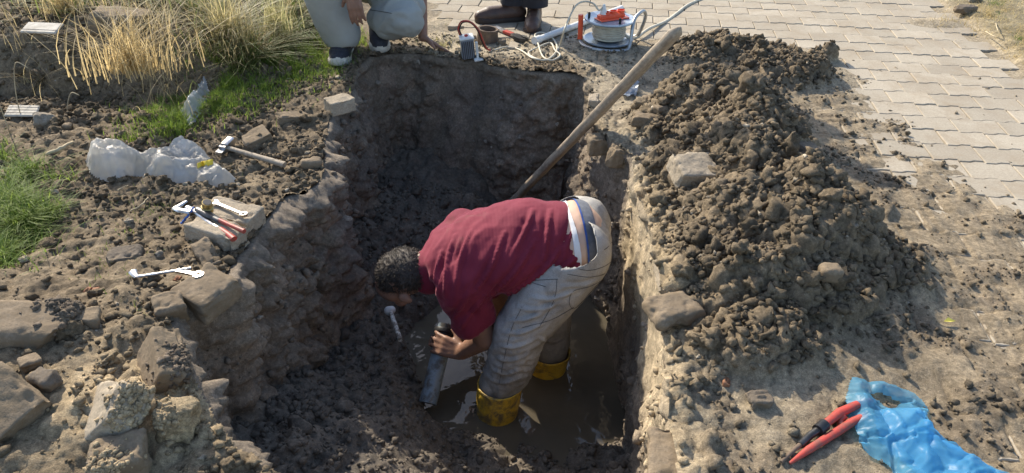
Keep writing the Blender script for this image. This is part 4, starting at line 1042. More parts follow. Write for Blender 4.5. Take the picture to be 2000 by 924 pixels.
stone(BR, 'upright paver edge in the right rim, left of the tilted rectangular paver', 1250, 352, (.05, .17, .11), (0, 4, 4), 'conc_clean', 30, .006, 0, 0, 'broken paver', zz=-.02)
stone(BR, 'upright paver edge in the right rim above the flat oval stone', 1298, 528, (.04, .13, .10), (0, 4, 2), 'conc_clean', 31, .006, 0, 0, 'broken paver', zz=.015)
stone('stone', 'pale stone stuck in the right flank of the spoil pile', 1650, 452, (.06, .05, .045), (0, 20, 10), 'rockpale', 32, .01, .5, 2)
stone('stone', 'squarish stone on the far side of the spoil pile above the pale stone', 1572, 300, (.105, .08, .07), (0, 10, 30), 'rockdark', 33, .012, .5, 2)
stone('stone', 'smooth round stone low in the spoil pile below the pale stone', 1622, 533, (.065, .055, .05), (0, 0, 0), 'rock', 34, .018, .5, 0)
stone('stone', 'flat stone lying alone on the mud above the red pliers', 1482, 782, (.07, .05, .035), (0, 6, 10), 'rockdark', 35, .01, .4, 2)
stone('stone', 'long dark slab leaning on the shaded top of the spoil pile', 1408, 148, (.20, .09, .05), (20, -14, 35), 'rockdark', 36, .012, .6, 2)
stone('stone', 'rounded stone near the wooden pole on the shaded foot of the pile', 1268, 196, (.07, .05, .045), (0, 0, 10), 'rock', 37, .014, .4, 1)
stone('stone', 'lit flat stone between the wooden pole and the spoil pile', 1262, 236, (.12, .08, .05), (0, 6, -14), 'conc', 38, .012, .4, 2)
stone('stone', 'small lit stone on the pile beyond the tilted rectangular paver', 1290, 216, (.06, .05, .045), (0, 0, 30), 'rock', 39, .012, .5, 2)
stone(BR, 'sunken paver corner at the bottom edge, right of the pit', 1345, 905, (.20, .15, .08), (3, -4, -8), 'conc', 40, .006, .1, 0, 'broken paver', zz=-.035)
stone(BR, 'tilted paver half under mud below the flat oval stone', 1372, 738, (.19, .14, .07), (4, -12, 4), 'conc', 41, .006, 0, 0, 'broken paver', zz=-.025)
for (u, v, s, lb) in ((170, 568, .022, 'two orange brick chips on the soil below the L-shaped wrench'), (190, 566, .016, None), (346, 545, .018, 'orange brick chip right beside the ring end of the short spanner'), (1420, 746, .026, 'reddish brick chip on the mud right of the half-buried paver')):
    if lb is None: continue
    M.setdefault('brick', PM('orange_brick', (.34, .15, .075), (.22, .11, .06), 30, .9, .4, 100))
    stone('brick_chip', lb.replace('two orange brick chips', 'larger orange brick chip'), u, v, (s * 1.5, s, s * .7), (5, 5, u % 90), 'brick', int(u), s * .2, .4, 2, 'brick chip')
stone('brick_chip', 'smaller orange brick chip touching the larger one on the left soil', 188, 566, (.02, .015, .012), (0, 0, 20), 'brick', 77, .003, .4, 2, 'brick chip')
# loose small stones on the left soil, not countable
M['boardwhite'] = PM('weathered_white_board', (.56, .52, .44), (.36, .32, .26), 25, .8, .3, 60)
def board(label, u, v, sz, rot, pl_):
    g = G(u, v, 0); g = G(u, v, gz(g[0], g[1])[0] + .02); t = thing('board_scrap', label, 'board scrap', g, tuple(R(a) for a in rot))
    MB().box((0, 0, 0), sz, None, .004).build('board', M['boardwhite'], t)
    mb = MB()
    for k in range(1 if pl_ else 3): mb.box((0, (k - 1) * sz[1] * .27, sz[2] / 2 + .0006), (sz[0] * .98, .0012, .0014))
    mb.build('grooves', M['rockdark'], t)
board('dirty white board scrap with grooves at the left edge, beside the pale pointed stone', 44, 217, (.125, .085, .012), (10, 6, 14), False)
board('white board scrap far back among the dry weeds', 82, 55, (.17, .08, .012), (16, 0, -4), True)
def stick(name, label, pts, r0, r1, mat, cat='stick', lift=.01):
    P = []
    for u, v, dz in pts:
        g = G(u, v, 0); g = G(u, v, gz(g[0], g[1])[0] + dz); P.append(g)
    P = spline(P, 5); m = len(P)
    P = [p + A_(rnd.gauss(0, .0012), rnd.gauss(0, .0012), rnd.gauss(0, .0008)) for p in P]
    o = MB().tube(P, [r0 + (r1 - r0) * i / (m - 1) for i in range(m)], 8).build(name, M[mat], None, True); return tag(o, label, cat)
M['wood'] = (lambda t: (lambda w_: t.set(t.mix(1.0, t.ramp(w_, [(.3, (.27, .215, .155)), (.7, (.42, .35, .26))]), t.ramp(t.noise(60, 4), [(.3, .7), (.7, 1.15)]), 'MULTIPLY'), .75, t.bump(w_, .4, .002)))((lambda n: (setattr(n.inputs['Scale'], 'default_value', 7), setattr(n.inputs['Detail'], 'default_value', 6), n.outputs['Fac'])[2])((lambda n, m: (setattr(m.inputs['Scale'], 'default_value', (1, 14, 14)), t.lk(t.tc.outputs['Object'], m.inputs['Vector']), t.lk(m.outputs[0], n.inputs['Vector']), n)[3])(t.n.new('ShaderNodeTexNoise'), t.n.new('ShaderNodeMapping')))))(NT('weathered_wood'))
M['twig'] = PM('dry_twig', (.50, .42, .27), (.34, .27, .17), 40, .8, .3, 100)
stick('stick', 'flat dry stick on the bare soil left of the plastic sack', [(92, 302, .012), (118, 290, .016), (142, 277, .012)], .010, .006, 'twig')
stick('twig', 'thin bent twig on the soil between the sack and the pliers', [(255, 412, .01), (275, 402, .02), (290, 385, .02)], .003, .0018, 'twig')
stick('twig', 'short twig below the sack, left of the bent twig', [(228, 372, .008), (240, 366, .012), (250, 362, .008)], .002, .0015, 'twig')
stick('twig', 'long straw stalk leaning on the paving at the dry verge', [(1925, 62, .01), (1945, 72, .03), (1958, 78, .01)], .003, .002, 'twig')
stick('twig', 'straw stalk with a bend in the far verge corner', [(1945, 45, .01), (1948, 60, .03), (1941, 64, .02)], .003, .002, 'twig')
# ------------------------------------------------------------------ metals, plastics
M['steel'] = PM('worn_chrome', (.66, .66, .66), (.30, .28, .25), 34, .34, .15, 120, 1.0)
M['darksteel'] = PM('dark_steel', (.09, .09, .095), (.05, .05, .05), 40, .45, .2, 120, .8)
M['red'] = PM('red_plastic', (.52, .045, .03), (.22, .07, .05), 26, .5, .1, 120)
M['orange'] = PM('orange_red_plastic', (.85, .12, .045), (.7, .09, .035), 30, .4, .05, 120)
M['black'] = PM('black_plastic', (.022, .022, .024), (.012, .012, .013), 30, .4, .1, 120)
M['whiteplastic'] = PM('white_plastic', (.76, .76, .73), (.62, .61, .57), 20, .4, .1, 100)
M['cord'] = PM('cream_cord', (.60, .55, .43), (.46, .41, .31), 30, .55, .1, 200)
M['brass'] = PM('dirty_brass', (.50, .38, .14), (.26, .20, .09), 50, .4, .3, 120, .8)
M['rust'] = PM('rusty_iron', (.20, .14, .10), (.10, .075, .055), 25, .85, .5, 70, .2)
M['blue'] = PM('blue_plastic_strip', (.03, .13, .50), None, 30, .4, .1, 100)
M['galv'] = PM('galvanised_tube', (.50, .50, .49), (.34, .34, .33), 30, .4, .15, 90, .7)
M['disc'] = PM('pale_blue_grey_disc', (.40, .46, .53), (.28, .32, .37), 14, .32, .1, 60, .35)
def tz(u, v, dz=0.0):
    g = G(u, v, 0)
    for _ in range(3): g = G(u, v, gz(g[0], g[1])[0] + dz)
    return g
def part(mb, name, mat, parent, smooth='auto'):
    return mb.build(name, M[mat], parent, smooth, tuple(-a for a in parent.location))
# pole
top_ = C(1328, 54, 2.75); bot = C(1010, 385, 3.95); dirp = bot - top_; foot_ = bot + dirp * ((floorz(np.array([bot[0]]), np.array([bot[1]]))[0] - .03 - bot[2]) / dirp[2])
t = thing('wooden_pole', 'long weathered wooden pole leaning out of the pit across its right rim', 'pole', foot_)
pts = [top_ + (foot_ - top_) * k / 40 + A_(rnd.gauss(0, .0012), 0, rnd.gauss(0, .0012)) for k in range(41)]
Lp = np.linalg.norm(foot_ - top_); zd_ = (foot_ - top_) / Lp; xd = np.cross(zd_, A_(0, 0, 1)); xd /= np.linalg.norm(xd); yd = np.cross(zd_, xd)
mb = MB(); V_ = []; n_ = 16; rows = 60
for i in range(rows):
    f = i / (rows - 1); w2 = .0325 - .005 * f; h2 = .021 - .003 * f; end = min(1, math.sqrt(max(0, 1 - (1 - min(1, f * 26)) ** 2)) + .25)
    for k in range(n_):
        a = 2 * math.pi * k / n_; ca, sa = math.cos(a), math.sin(a); e = .62
        X_ = math.copysign(abs(ca) ** e, ca) * w2 * end; Y_2 = math.copysign(abs(sa) ** e, sa) * h2 * end
        if sa > .5: Y_2 -= .006 * max(0, 1 - abs(ca - .1) * 9)     # split along the grain
        V_.append((X_ + .0015 * math.sin(i * .7), Y_2 + .001 * math.sin(i * 1.3 + k), f * Lp))
Fp = [(i * n_ + k, i * n_ + (k + 1) % n_, (i + 1) * n_ + (k + 1) % n_, (i + 1) * n_ + k) for i in range(rows - 1) for k in range(n_)] + [tuple(range(n_ - 1, -1, -1)), tuple((rows - 1) * n_ + k for k in range(n_))]
pm = mkmesh('shaft', V_, Fp, M['wood'], True); po = link('shaft', pm, t)
M['wood_'] = M['wood']
mx = Matrix((xd, yd, zd_)).transposed().to_4x4(); mx.translation = Vector(top_ - foot_); po.matrix_local = mx
# wood grain runs along the local Z of the pole
for n__ in M['wood'].node_tree.nodes:
    if n__.type == 'MAPPING': n__.inputs['Scale'].default_value = (12, 12, 1.0)
# pipe with coupling
M['greypvc'] = PM('grey_pipe', (.20, .25, .29), (.085, .078, .068), 11, .35, .2, 60, 0, .5, .42, .52)
t = thing('drain_pipe', 'grey plastic pipe with black coupling that the bent man is fitting', 'pipe', (pipeA + pipeB) / 2)
pe = pipeB + pd_ * .02; ps = pipeA - pd_ * .045
part(MB().tube([ps, pipeA, (pipeA + pipeB) / 2, pe], .037, 28), 'pipe', 'greypvc', t)
cm = MB(); q = Vector(pd_).to_track_quat('Z', 'Y').to_matrix().to_4x4(); q.translation = Vector(pipeA - pd_ * .0)
cm.lathe([(.036, -.028), (.047, -.026), (.050, -.018), (.050, -.008), (.043, -.004), (.043, .010), (.050, .014), (.051, .026), (.047, .034), (.036, .037)], 30, q)
cp = part(cm, 'coupling', 'black', t)
for s1 in (-1, 1):
    for a in (.9, 2.6, -1.2, 4.2):
        bm_ = MB(); pos = q @ Vector((.052 * math.cos(a), .052 * math.sin(a), .006 + s1 * .017)); bm_.add(*capsule(pos - Vector(pd_) * .006, pos + Vector(pd_) * .006, .0065, .0065, 10, 3)); bo = bm_.build('bolt', M['steel'], cp, True, tuple(-a for a in t.location))
# old white stub pipe
M['mudwhite'] = (lambda t: t.set(t.mix(t.ramp(t.noise(40, 6, .75), [(.42, 0.0), (.55, .9)]), (.68, .66, .60), (.13, .105, .08)), .6, t.bump(t.noise(90, 4), .4, .002)))(NT('muddy_white_plastic'))
zf0 = lambda u, v: C(u, v, 3.45)
e0 = C(762, 607, 3.30); e1_ = C(782, 664, 3.12)
t = thing('old_pipe_stub', 'thin muddy white pipe stub with a round cap, left of the black coupling', 'pipe', e1_)
part(MB().tube([e0, (e0 + e1_) / 2, e1_], .0105, 12), 'pipe', 'mudwhite', t); mb = MB(); mb.add(*capsule(e0 - A_(.006, 0, 0), e0 + A_(.006, 0, .004), .021, .019, 16, 6)); part(mb, 'cap', 'whiteplastic', t, True)
# reel
rb = tz(1187, 86, .0); RZ = rb[2]
t = thing('cable_reel', 'cable reel with pale discs, orange socket strip and coiled cream cable on the paving', 'cable reel', rb)
L0 = A_(0, 0, 0)
def lpart(mb, name, mat, parent, smooth='auto', at=None): return mb.build(name, M[mat], parent, smooth, at)
lpart(MB().lathe([(.02, .020), (.125, .020), (.142, .026), (.145, .034), (.138, .036), (.12, .028), (.02, .030)], 48), 'base_disc', 'disc', t)
lpart(MB().lathe([(.02, .142), (.12, .142), (.140, .140), (.147, .146), (.145, .153), (.136, .154), (.125, .150), (.02, .150)], 48), 'top_disc', 'disc', t)
lpart(MB().lathe([(.06, .03), (.06, .142)], 24), 'drum', 'black', t)
cw = MB(); k = 0; path = []
for lay in range(26 * 9):
    a = lay * 2 * math.pi / 26; zc = .040 + .0105 * (lay / 26); path.append((.088 * math.cos(a) * (1 + .03 * math.sin(lay * .37)), .088 * math.sin(a), zc + .003 * math.sin(lay * .21)))
cw.tube(path, .0062, 8); path = [(x * .93, y * .93, z + .006) for x, y, z in path]; cw.tube(path[20:-10], .0062, 8); path = [(x * 1.13, y * 1.13, z + .002) for x, y, z in path]; cw.tube(path[40:150], .006, 8)
lpart(cw, 'wound_cable', 'cord', t, True)
st = lpart(MB().box((0, 0, 0), (.165, .052, .030), None, .008), 'socket_strip', 'orange', t, 'auto', (.005, .0, .166)); st.rotation_euler = (0, 0, R(28))
lpart(MB().box((0, 0, 0), (.19, .085, .006), None, .003), 'socket_plate', 'orange', t, 'auto', (.010, -.005, .154)).rotation_euler = (0, 0, R(28))
for k in range(3):
    so = MB(); so.lathe([(.0155, .0), (.0215, .0), (.022, .014), (.019, .015), (.018, .004)], 20, None, False)
    lpart(so, 'socket', 'orange', st, 'auto', ((k - .7) * .050, 0, .012))
for (x_, y_) in ((-.12, .0), (.045, -.105), (.085, .085)):
    kb = MB(); kb.box((0, 0, .018), (.014, .012, .036), None, .003); lpart(kb, 'clip', 'black', t, 'auto', (x_, y_, .148))
lpart(MB().tube(spline([(-.05, .12, .012), (.02, .155, .012), (.11, .15, .012), (.175, .09, .02), (.20, .06, .09), (.21, .05, .15), (.195, .03, .185), (.165, -.01, .185), (.135, -.05, .165), (.12, -.09, .12), (.115, -.11, .06), (.10, -.135, .016), (.05, -.15, .012), (-.02, -.15, .010), (-.10, -.12, .010)], 8), .0105, 12), 'tube_frame', 'galv', t)
lpart(MB().tube([(-.165, -.02, .035), (-.166, -.02, .08), (-.168, -.02, .14), (-.170, -.02, .175)], .0145, 12), 'handle', 'orange', t)
lpart(MB().tube(spline([(-.10, -.12, .012), (-.145, -.07, .012), (-.163, -.02, .02), (-.165, -.02, .05)], 5), .0095, 10), 'handle_rod', 'galv', t)
plug = C(1172, 34, np.dot(rb + A_(-.05, -.02, .225) - A_(0, 0, CH), Fw))
t2_ = thing('power_plug', 'white plug standing in the orange socket strip of the cable reel', 'plug', rb + A_(-.042, -.022, .175))
lpart(MB().lathe([(.020, 0), (.021, .006), (.017, .022), (.010, .050), (.006, .060)], 20), 'plug', 'whiteplastic', t2_); 
pl = rb + A_(-.042, -.022, .225)
zr = np.dot(pl - A_(0, 0, CH), Fw)
Pc = [pl, C(1170, 20, zr), C(1160, 8, zr), C(1143, 3, zr), C(1126, 10, zr - .02), C(1112, 34, zr - .04), C(1102, 60, zr - .10), tz(1092, 92, .015), tz(1080, 112, .008), tz(1055, 117, .008), tz(1032, 104, .01), tz(1052, 92, .012), tz(1075, 84, .012), tz(1084, 98, .02), tz(1094, 108, .012), tz(1078, 118, .01), tz(1060, 110, .02),
      tz(1050, 82, .02), tz(1045, 68, .02), tz(1060, 64, .012), tz(1080, 76, .012), tz(1088, 96, .012), tz(1070, 116, .012), tz(1042, 114, .012), tz(1020, 100, .01), tz(1000, 92, .008), tz(985, 92, .008), tz(968, 97, .008), tz(955, 99, .01)]
lpart(MB().tube([p - np.array(t2_.location) for p in spline(Pc, 8)], .0052, 8), 'cord', 'cord', t2_, True)
Pc = [rb + A_(.09, .02, .05), rb + A_(.16, .05, .02), tz(1268, 56, .03), tz(1300, 42, .012), tz(1322, 26, .012), tz(1340, 12, .012), tz(1360, 2, .012), tz(1400, -14, .012)]
lpart(MB().tube([p - rb for p in spline(Pc, 8)], .0095, 10), 'outgoing_cable', 'cord', t, True)
# white pvc pipe
a_, b_ = tz(1044, 80, .022), tz(1214, 16, .022); dd = (b_ - a_); t = thing('plastic_pipe', 'white plastic pipe lying on the paving behind the cable reel', 'pipe', a_)
part(MB().tube([a_, a_ + dd * .5, b_], .019, 20), 'tube', 'whiteplastic', t); part(MB().tube([a_ - dd * .001, a_ + dd * .05], .0235, 20), 'socket_end', 'whiteplastic', t)
# tester box
g0 = tz(915, 112, .0); t = thing('tester_box', 'small dark ribbed electrical box with white top and red knob on the pit rim', 'electrical box', g0, (R(8), R(-6), R(12)))
lpart(MB().box((0, 0, .060), (.070, .055, .115), None, .004), 'case', 'disc', t)
fm = MB()
for k in range(7): fm.box((-.030 + .010 * k, -.029, .058), (.003, .006, .10))
lpart(fm, 'ribs', 'black', t); lpart(MB().box((0, 0, .121), (.078, .062, .012), None, .004), 'top_plate', 'whiteplastic', t)
lpart(MB().lathe([(.010, .126), (.010, .134), (.007, .136)], 16), 'knob', 'red', t); kt = MB().box((.047, -.030, .045), (.014, .014, .11), None, .003).box((.050, -.04, .0), (.05, .03, .012), None, .003); lpart(kt, 'bracket', 'whiteplastic', t)
wr = MB().tube([np.array(p) for p in spline([(-.03, .02, .125), (-.036, .02, .165), (-.015, .015, .205), (.03, .01, .20), (.07, .01, .15), (.09, .02, .08), (.11, .03, .02), (.13, .04, .0)], 6)], .0045, 8); lpart(wr, 'red_lead', 'red', t, True)
wr = MB().tube([np.array(p) for p in spline([(-.022, .026, .125), (-.028, .026, .160), (-.008, .02, .196), (.033, .016, .19), (.066, .016, .14), (.085, .028, .07), (.105, .036, .015), (.14, .05, .0)], 6)], .0038, 8); lpart(wr, 'black_lead', 'black', t, True)
# rusty collar
g0 = tz(951, 84, .0); t = thing('pipe_collar', 'short rusty iron pipe collar standing between the electrical box and the wrench', 'pipe collar', g0, (0, R(5), 0))
lpart(MB().lathe([(.052, -.01), (.060, .0), (.063, .03), (.060, .075), (.064, .085), (.060, .088), (.050, .086), (.048, .0)], 26, None, False), 'collar', 'rust', t)
stone('stone', 'small dark stone touching the rusty pipe collar', 981, 84, (.05, .045, .045), (0, 0, 10), 'rockdark', 50, .01, .4, 2)
# adjustable wrench
def flat_tool(loc_a, loc_b): 
    d = loc_b - loc_a; L_ = np.linalg.norm(d); zx = d / L_; yy = np.cross(A_(0, 0, 1), zx); yy /= np.linalg.norm(yy); zz = np.cross(zx, yy)
    m = Matrix((zx, yy, zz)).transposed().to_4x4(); m.translation = Vector(loc_a); return m, L_
a_, b_ = tz(967, 53, .018), tz(1022, 76, .018); m, L_ = flat_tool(a_, b_)
t = thing('adjustable_wrench', 'chrome adjustable wrench lying in front of the brown shoes', 'wrench'); t.matrix_world = m
lpart(MB().prism([(-.005, -.014), (.005, -.018), (L_ * .7, -.014), (L_ * .7, .014), (.005, .018), (-.005, .014)], -.006, .006), 'grip', 'steel', t)
lpart(MB().prism([(L_ * .35, -.0165), (L_ * .62, -.0160), (L_ * .62, .0160), (L_ * .35, .0165)], -.007, .007), 'red_band', 'red', t)
lpart(MB().prism([(L_ * .7, -.016), (L_ * .8, -.034), (L_ * 1.0, -.034), (L_ * 1.12, -.012), (L_ * 1.10, -.004), (L_ * .95, -.006), (L_ * .92, .008), (L_ * .80, .022), (L_ * .7, .016)], -.009, .009), 'head', 'darksteel', t)
lpart(MB().prism([(L_ * .93, .012), (L_ * 1.12, .012), (L_ * 1.10, .026), (L_ * .86, .034), (L_ * .82, .022)], -.008, .008), 'jaw', 'steel', t)
# hammer
a_, b_ = tz(442, 288, .030), tz(556, 322, .020); m, L_ = flat_tool(a_, b_); t = thing('hammer', 'hammer with wooden handle lying right of the plastic sack', 'hammer'); t.matrix_world = m
n2 = 14; hp = [(x_, 0, 0) for x_ in np.linspace(-.01, L_, n2)]; lpart(MB().tube(hp, [.0115 + .0035 * ss(np.array([i / n2]), .2, .9)[0] for i in range(n2)], 12, True, .8), 'handle', 'wood', t)
hm = MB(); Mh = Matrix.Translation((-.005, 0, .002)) @ Euler((R(90), 0, R(12))).to_matrix().to_4x4()
hm.prism([(-.016, -.016), (-.010, -.02), (.010, -.02), (.016, -.016), (.016, .016), (.010, .02), (-.010, .02), (-.016, .016)], -.052, .012, Mh)
hm.prism([(-.015, -.015), (.015, -.015), (.013, .015), (-.013, .015)], .012, .030, Mh); hm.prism([(-.014, -.012), (.014, -.012), (.014, .004), (-.014, .004)], .030, .058, Mh)
lpart(hm, 'head', 'steel', t)
# tools on the broken paver
def on(o, u, v, dz=0): 
    B = BVHTree.FromPolygons([o.matrix_basis @ v_.co for v_ in o.data.vertices], [tuple(p.vertices) for p in o.data.polygons]); h_ = B.ray_cast(Vector((0, 0, CH)), Vector(ray(u, v)).normalized())
    return np.array(h_[0]) + A_(0, 0, dz) if h_[0] else tz(u, v, .07 + dz)
zt = on(b1, 450, 420)[2] + .012
a_, b_ = G(425, 398, zt), G(476, 419, zt); m, L_ = flat_tool(a_, b_); t = thing('ring_spanner', 'chrome ring spanner lying on the long broken paver', 'spanner'); t.matrix_world = m
lpart(MB().prism([(0, -.006), (L_ - .01, -.0045), (L_ - .01, .0045), (0, .006)], -.003, .003), 'shank', 'steel', t)
lpart(MB().lathe([(.0065, -.005), (.0125, -.005), (.0125, .005), (.0065, .005), (.0065, -.005)], 16, Matrix.Translation((L_, 0, 0)), False), 'ring', 'steel', t); lpart(MB().prism([(.0, -.007), (-.012, -.014), (-.028, -.012), (-.016, -.004), (-.016, .004), (-.028, .012), (-.012, .014), (0, .007)], -.003, .003), 'open_end', 'steel', t)
t = thing('pliers', 'red-handled water pump pliers lying across the short broken paver', 'pliers', G(392, 418, zt))
P = lambda u, v, dz=0.0: G(u, v, zt + dz)
part(MB().tube([P(365, 404, .01), P(385, 414, .006), P(408, 432, .002), P(432, 448, -.003), P(440, 454, -.004)], [.010, .011, .011, .008, .007], 10, True, .5), 'handle_arm', 'steel', t)
part(MB().tube([P(430, 447, -.003), P(445, 457, -.006), P(457, 467, -.010)], [.0095, .0105, .012], 12, True, .8), 'grip', 'red', t)
part(MB().tube([P(385, 408, .018), P(405, 418, .016), P(424, 428, .012), P(430, 431, .011)], [.012, .015, .011, .010], 10, True, .6), 'handle_arm', 'darksteel', t)
part(MB().tube([P(428, 430, .012), P(450, 440, .010), P(477, 452, .008)], [.0075, .0065, .0085], 10), 'grip', 'red', t)
part(MB().tube([P(364, 393, .012), P(352, 401, .012), P(342, 407, .010), P(352, 411, .010), P(372, 414, .010)], [.006, .009, .012, .012, .010], 10, True, .55), 'jaw', 'steel', t)
t = thing('brass_fitting', 'brass pipe fitting with a black disc as its shaded opening beside the pliers', 'pipe fitting', P(405, 408, .02)); ax_ = Vector((.25, -.15, 1)).to_track_quat('Z', 'Y').to_matrix().to_4x4()
lpart(MB().lathe([(.014, -.03), (.016, -.01), (.020, -.008), (.020, .008), (.0165, .010), (.0175, .014), (.0165, .018), (.0175, .022), (.0165, .026), (.0175, .030)], 20, ax_), 'body', 'brass', t)
lpart(MB().lathe([(.0145, .0303), (.0145, .0312)], 20, ax_), 'bore_shade', 'black', t)  # flat black disc paints the shade inside the fitting's open end
t = stick('blue_strap', 'blue plastic strap hanging off the paver left of the pliers', [(378, 405, .10), (370, 416, .085), (362, 428, .06), (355, 436, .02)], .0035, .0045, 'blue', 'strap')
a_, b_ = tz(268, 541, .046), tz(374, 524, .050); m, L_ = flat_tool(a_, b_); t = thing('socket_wrench', 'chrome L-shaped wrench lying on the crumbled soil at the left', 'wrench'); t.matrix_world = m
lpart(MB().tube([(0, 0, 0), (.02, 0, 0), (L_ * .5, 0, 0), (L_, 0, 0)], [.0055, .0045, .0045, .005], 10), 'shank', 'steel', t); lpart(MB().tube([(0, 0, 0), (-.012, .014, .002), (-.020, .028, .004)], [.007, .010, .013], 12, True, .5), 'bent_end', 'steel', t)
a_, b_ = tz(352, 530, .046), tz(388, 538, .042); m, L_ = flat_tool(a_, b_); t = thing('ring_spanner', 'short chrome spanner with a thick ring end, touching the L-shaped wrench', 'spanner'); t.matrix_world = m
lpart(MB().prism([(-.01, -.009), (0, -.006), (L_ - .012, -.006), (L_ - .012, .006), (0, .006), (-.01, .009)], -.004, .004), 'shank', 'steel', t); lpart(MB().lathe([(.007, -.006), (.016, -.006), (.017, 0), (.016, .006), (.007, .006), (.007, -.006)], 20, Matrix.Translation((L_, 0, 0)), False), 'ring', 'steel', t)
# red pliers under the blue bag
t = thing('pipe_pliers', 'long red-handled pliers lying partly under the blue plastic bag', 'pliers', tz(1600, 850, .02)); P = tz
part(MB().tube([P(1526, 903, .006), P(1552, 878, .012), P(1562, 870, .012)], [.0045, .0055, .007], 10), 'tip', 'rust', t)
part(MB().tube([P(1562, 870, .012), P(1582, 851, .016), P(1600, 838, .018)], [.009, .0095, .010], 12), 'rod', 'darksteel', t)
part(MB().tube([P(1597, 841, .018), P(1611, 829, .020)], [.0155, .0155], 14), 'collar', 'black', t)
part(MB().tube([P(1606, 833, .020), P(1640, 806, .024), P(1675, 790, .024), P(1700, 784, .016)], [.010, .0125, .011, .010], 14, True, .8), 'grip', 'red', t)
part(MB().tube([P(1542, 905, .006), P(1580, 878, .012), P(1640, 840, .018), P(1668, 822, .022), P(1692, 812, .024)], [.004, .010, .0115, .0105, .010], 14, True, .8), 'lower_grip', 'red', t)
part(MB().tube([P(1645, 836, .02), P(1640, 822, .022), P(1650, 812, .022)], [.009, .010, .009], 10), 'hinge', 'red', t)
# ------------------------------------------------------------------ thin plastic
def film_mat(name, c1, c2, tr, transp, rough=.34):
    t = NT(name); c = t.ramp(t.noise(7, 5, .6, .6), [(.35, c2), (.65, c1)])
    t.set(c, rough, t.bump(t.noise(9, 2, .5, 2.5), .10, .006), 0, .5); return translucent(t.m, tr, c1, transp)
M['bluefilm'] = film_mat('blue_bag_film', (.22, .60, .88), (.12, .48, .80), .6, .42, .36)
M['clearfilm'] = film_mat('clear_film', (.62, .66, .68), (.5, .53, .55), .4, .45, .15)
def ridged(P, sc, oc=4, seed=0):
    r = 0; a = 1
    for o in range(oc): r = r + a * (1 - np.abs(vnoise(P, sc * 1.9 ** o, seed + o * 7))); a *= .55
    return r
def sheet(name, poly, holes, st, hfun, mat, parent=None, seed=0):
    pw = np.array([tz(u, v)[:2] for u, v in poly]); hw = [np.array([tz(u, v)[:2] for u, v in h]) for h in holes]
    lo, hi = pw.min(0) - st, pw.max(0) + st; xs = np.arange(lo[0], hi[0], st); ys = np.arange(lo[1], hi[1], st); X_, Y_ = [a.ravel() for a in np.meshgrid(xs, ys)]
    ins = insidepoly(X_, Y_, pw)
    for h_ in hw: ins &= ~insidepoly(X_, Y_, h_)
    ed = distpoly(X_, Y_, pw)
    for h_ in hw: ed = np.minimum(ed, distpoly(X_, Y_, h_))
    P_ = np.stack([X_, Y_, 0 * X_], 1); z_ = gz(X_, Y_) + hfun(P_, ed); P_[:, 2] = z_
    J = .006; P_[:, 0] += J * fbm(P_ + 3, 25, 3, seed); P_[:, 1] += J * fbm(P_ + 9, 25, 3, seed + 1)
    idx = np.arange(len(X_)).reshape(len(ys), len(xs)); Fq = np.stack([idx[:-1, :-1], idx[:-1, 1:], idx[1:, 1:], idx[1:, :-1]], -1).reshape(-1, 4); Fq = Fq[ins[Fq].all(1)]
    u_ = np.unique(Fq); mp = np.zeros(len(X_), int); mp[u_] = np.arange(len(u_)); return link(name, mkmesh(name, P_[u_], mp[Fq], mat, True), parent)
bag_out = [(1660, 744), (1700, 750), (1745, 757), (1785, 775), (1812, 805), (1810, 840), (1850, 868), (1895, 898), (1960, 930), (2060, 990), (1900, 1010), (1800, 975), (1742, 922), (1680, 882), (1668, 855), (1652, 820), (1646, 780)]
hole = [(1697, 776), (1730, 780), (1758, 793), (1748, 803), (1740, 806), (1718, 792)]
t = thing('plastic_bag', 'crumpled translucent blue plastic bag with a torn handle, at the lower right', 'plastic bag')
def hA(P_, ed):
    return .004 + ss(ed, -.01, .05) * (.004 + .050 * crease(P_, 8, 4, 5)) + .014 * crease(P_, 26, 4, 9)
def hB(P_, ed):
    return .006 + ss(ed, -.01, .045) * (.010 + .060 * crease(P_, 9, 4, 25)) + .016 * crease(P_, 30, 4, 19)
sheet('film_layer', bag_out, [hole], .0035, hA, M['bluefilm'], t, 3)
sheet('film_layer', [(1700, 812), (1760, 806), (1806, 812), (1812, 842), (1858, 872), (1902, 904), (1990, 960), (1900, 985), (1810, 955), (1752, 905), (1712, 862)], [], .0035, hB, M['bluefilm'], t, 13)
o = sheet('plastic_scrap', [(330, 100), (352, 86), (385, 82), (396, 110), (400, 140), (375, 148), (345, 140), (326, 122)], [], .006, lambda P_, ed: .02 + ss(ed, 0, .08) * (.06 + .06 * (ridged(P_, 7, 4, 5) - 1.1)), M['clearfilm']); tag(o, 'crumpled clear plastic film lying in the weeds right of the dry tuft', 'plastic film')
M['greyfilm'] = film_mat('grey_film', (.42, .46, .52), (.3, .34, .38), .3, .15, .25)
o = sheet('plastic_scrap', [(1206, 178), (1225, 164), (1248, 168), (1245, 185), (1228, 196), (1210, 192)], [], .005, lambda P_, ed: .008 + .03 * (ridged(P_, 14, 3, 5) - 1.0), M['greyfilm']); tag(o, 'crumpled grey plastic scrap in the shade behind the wooden pole', 'plastic scrap')
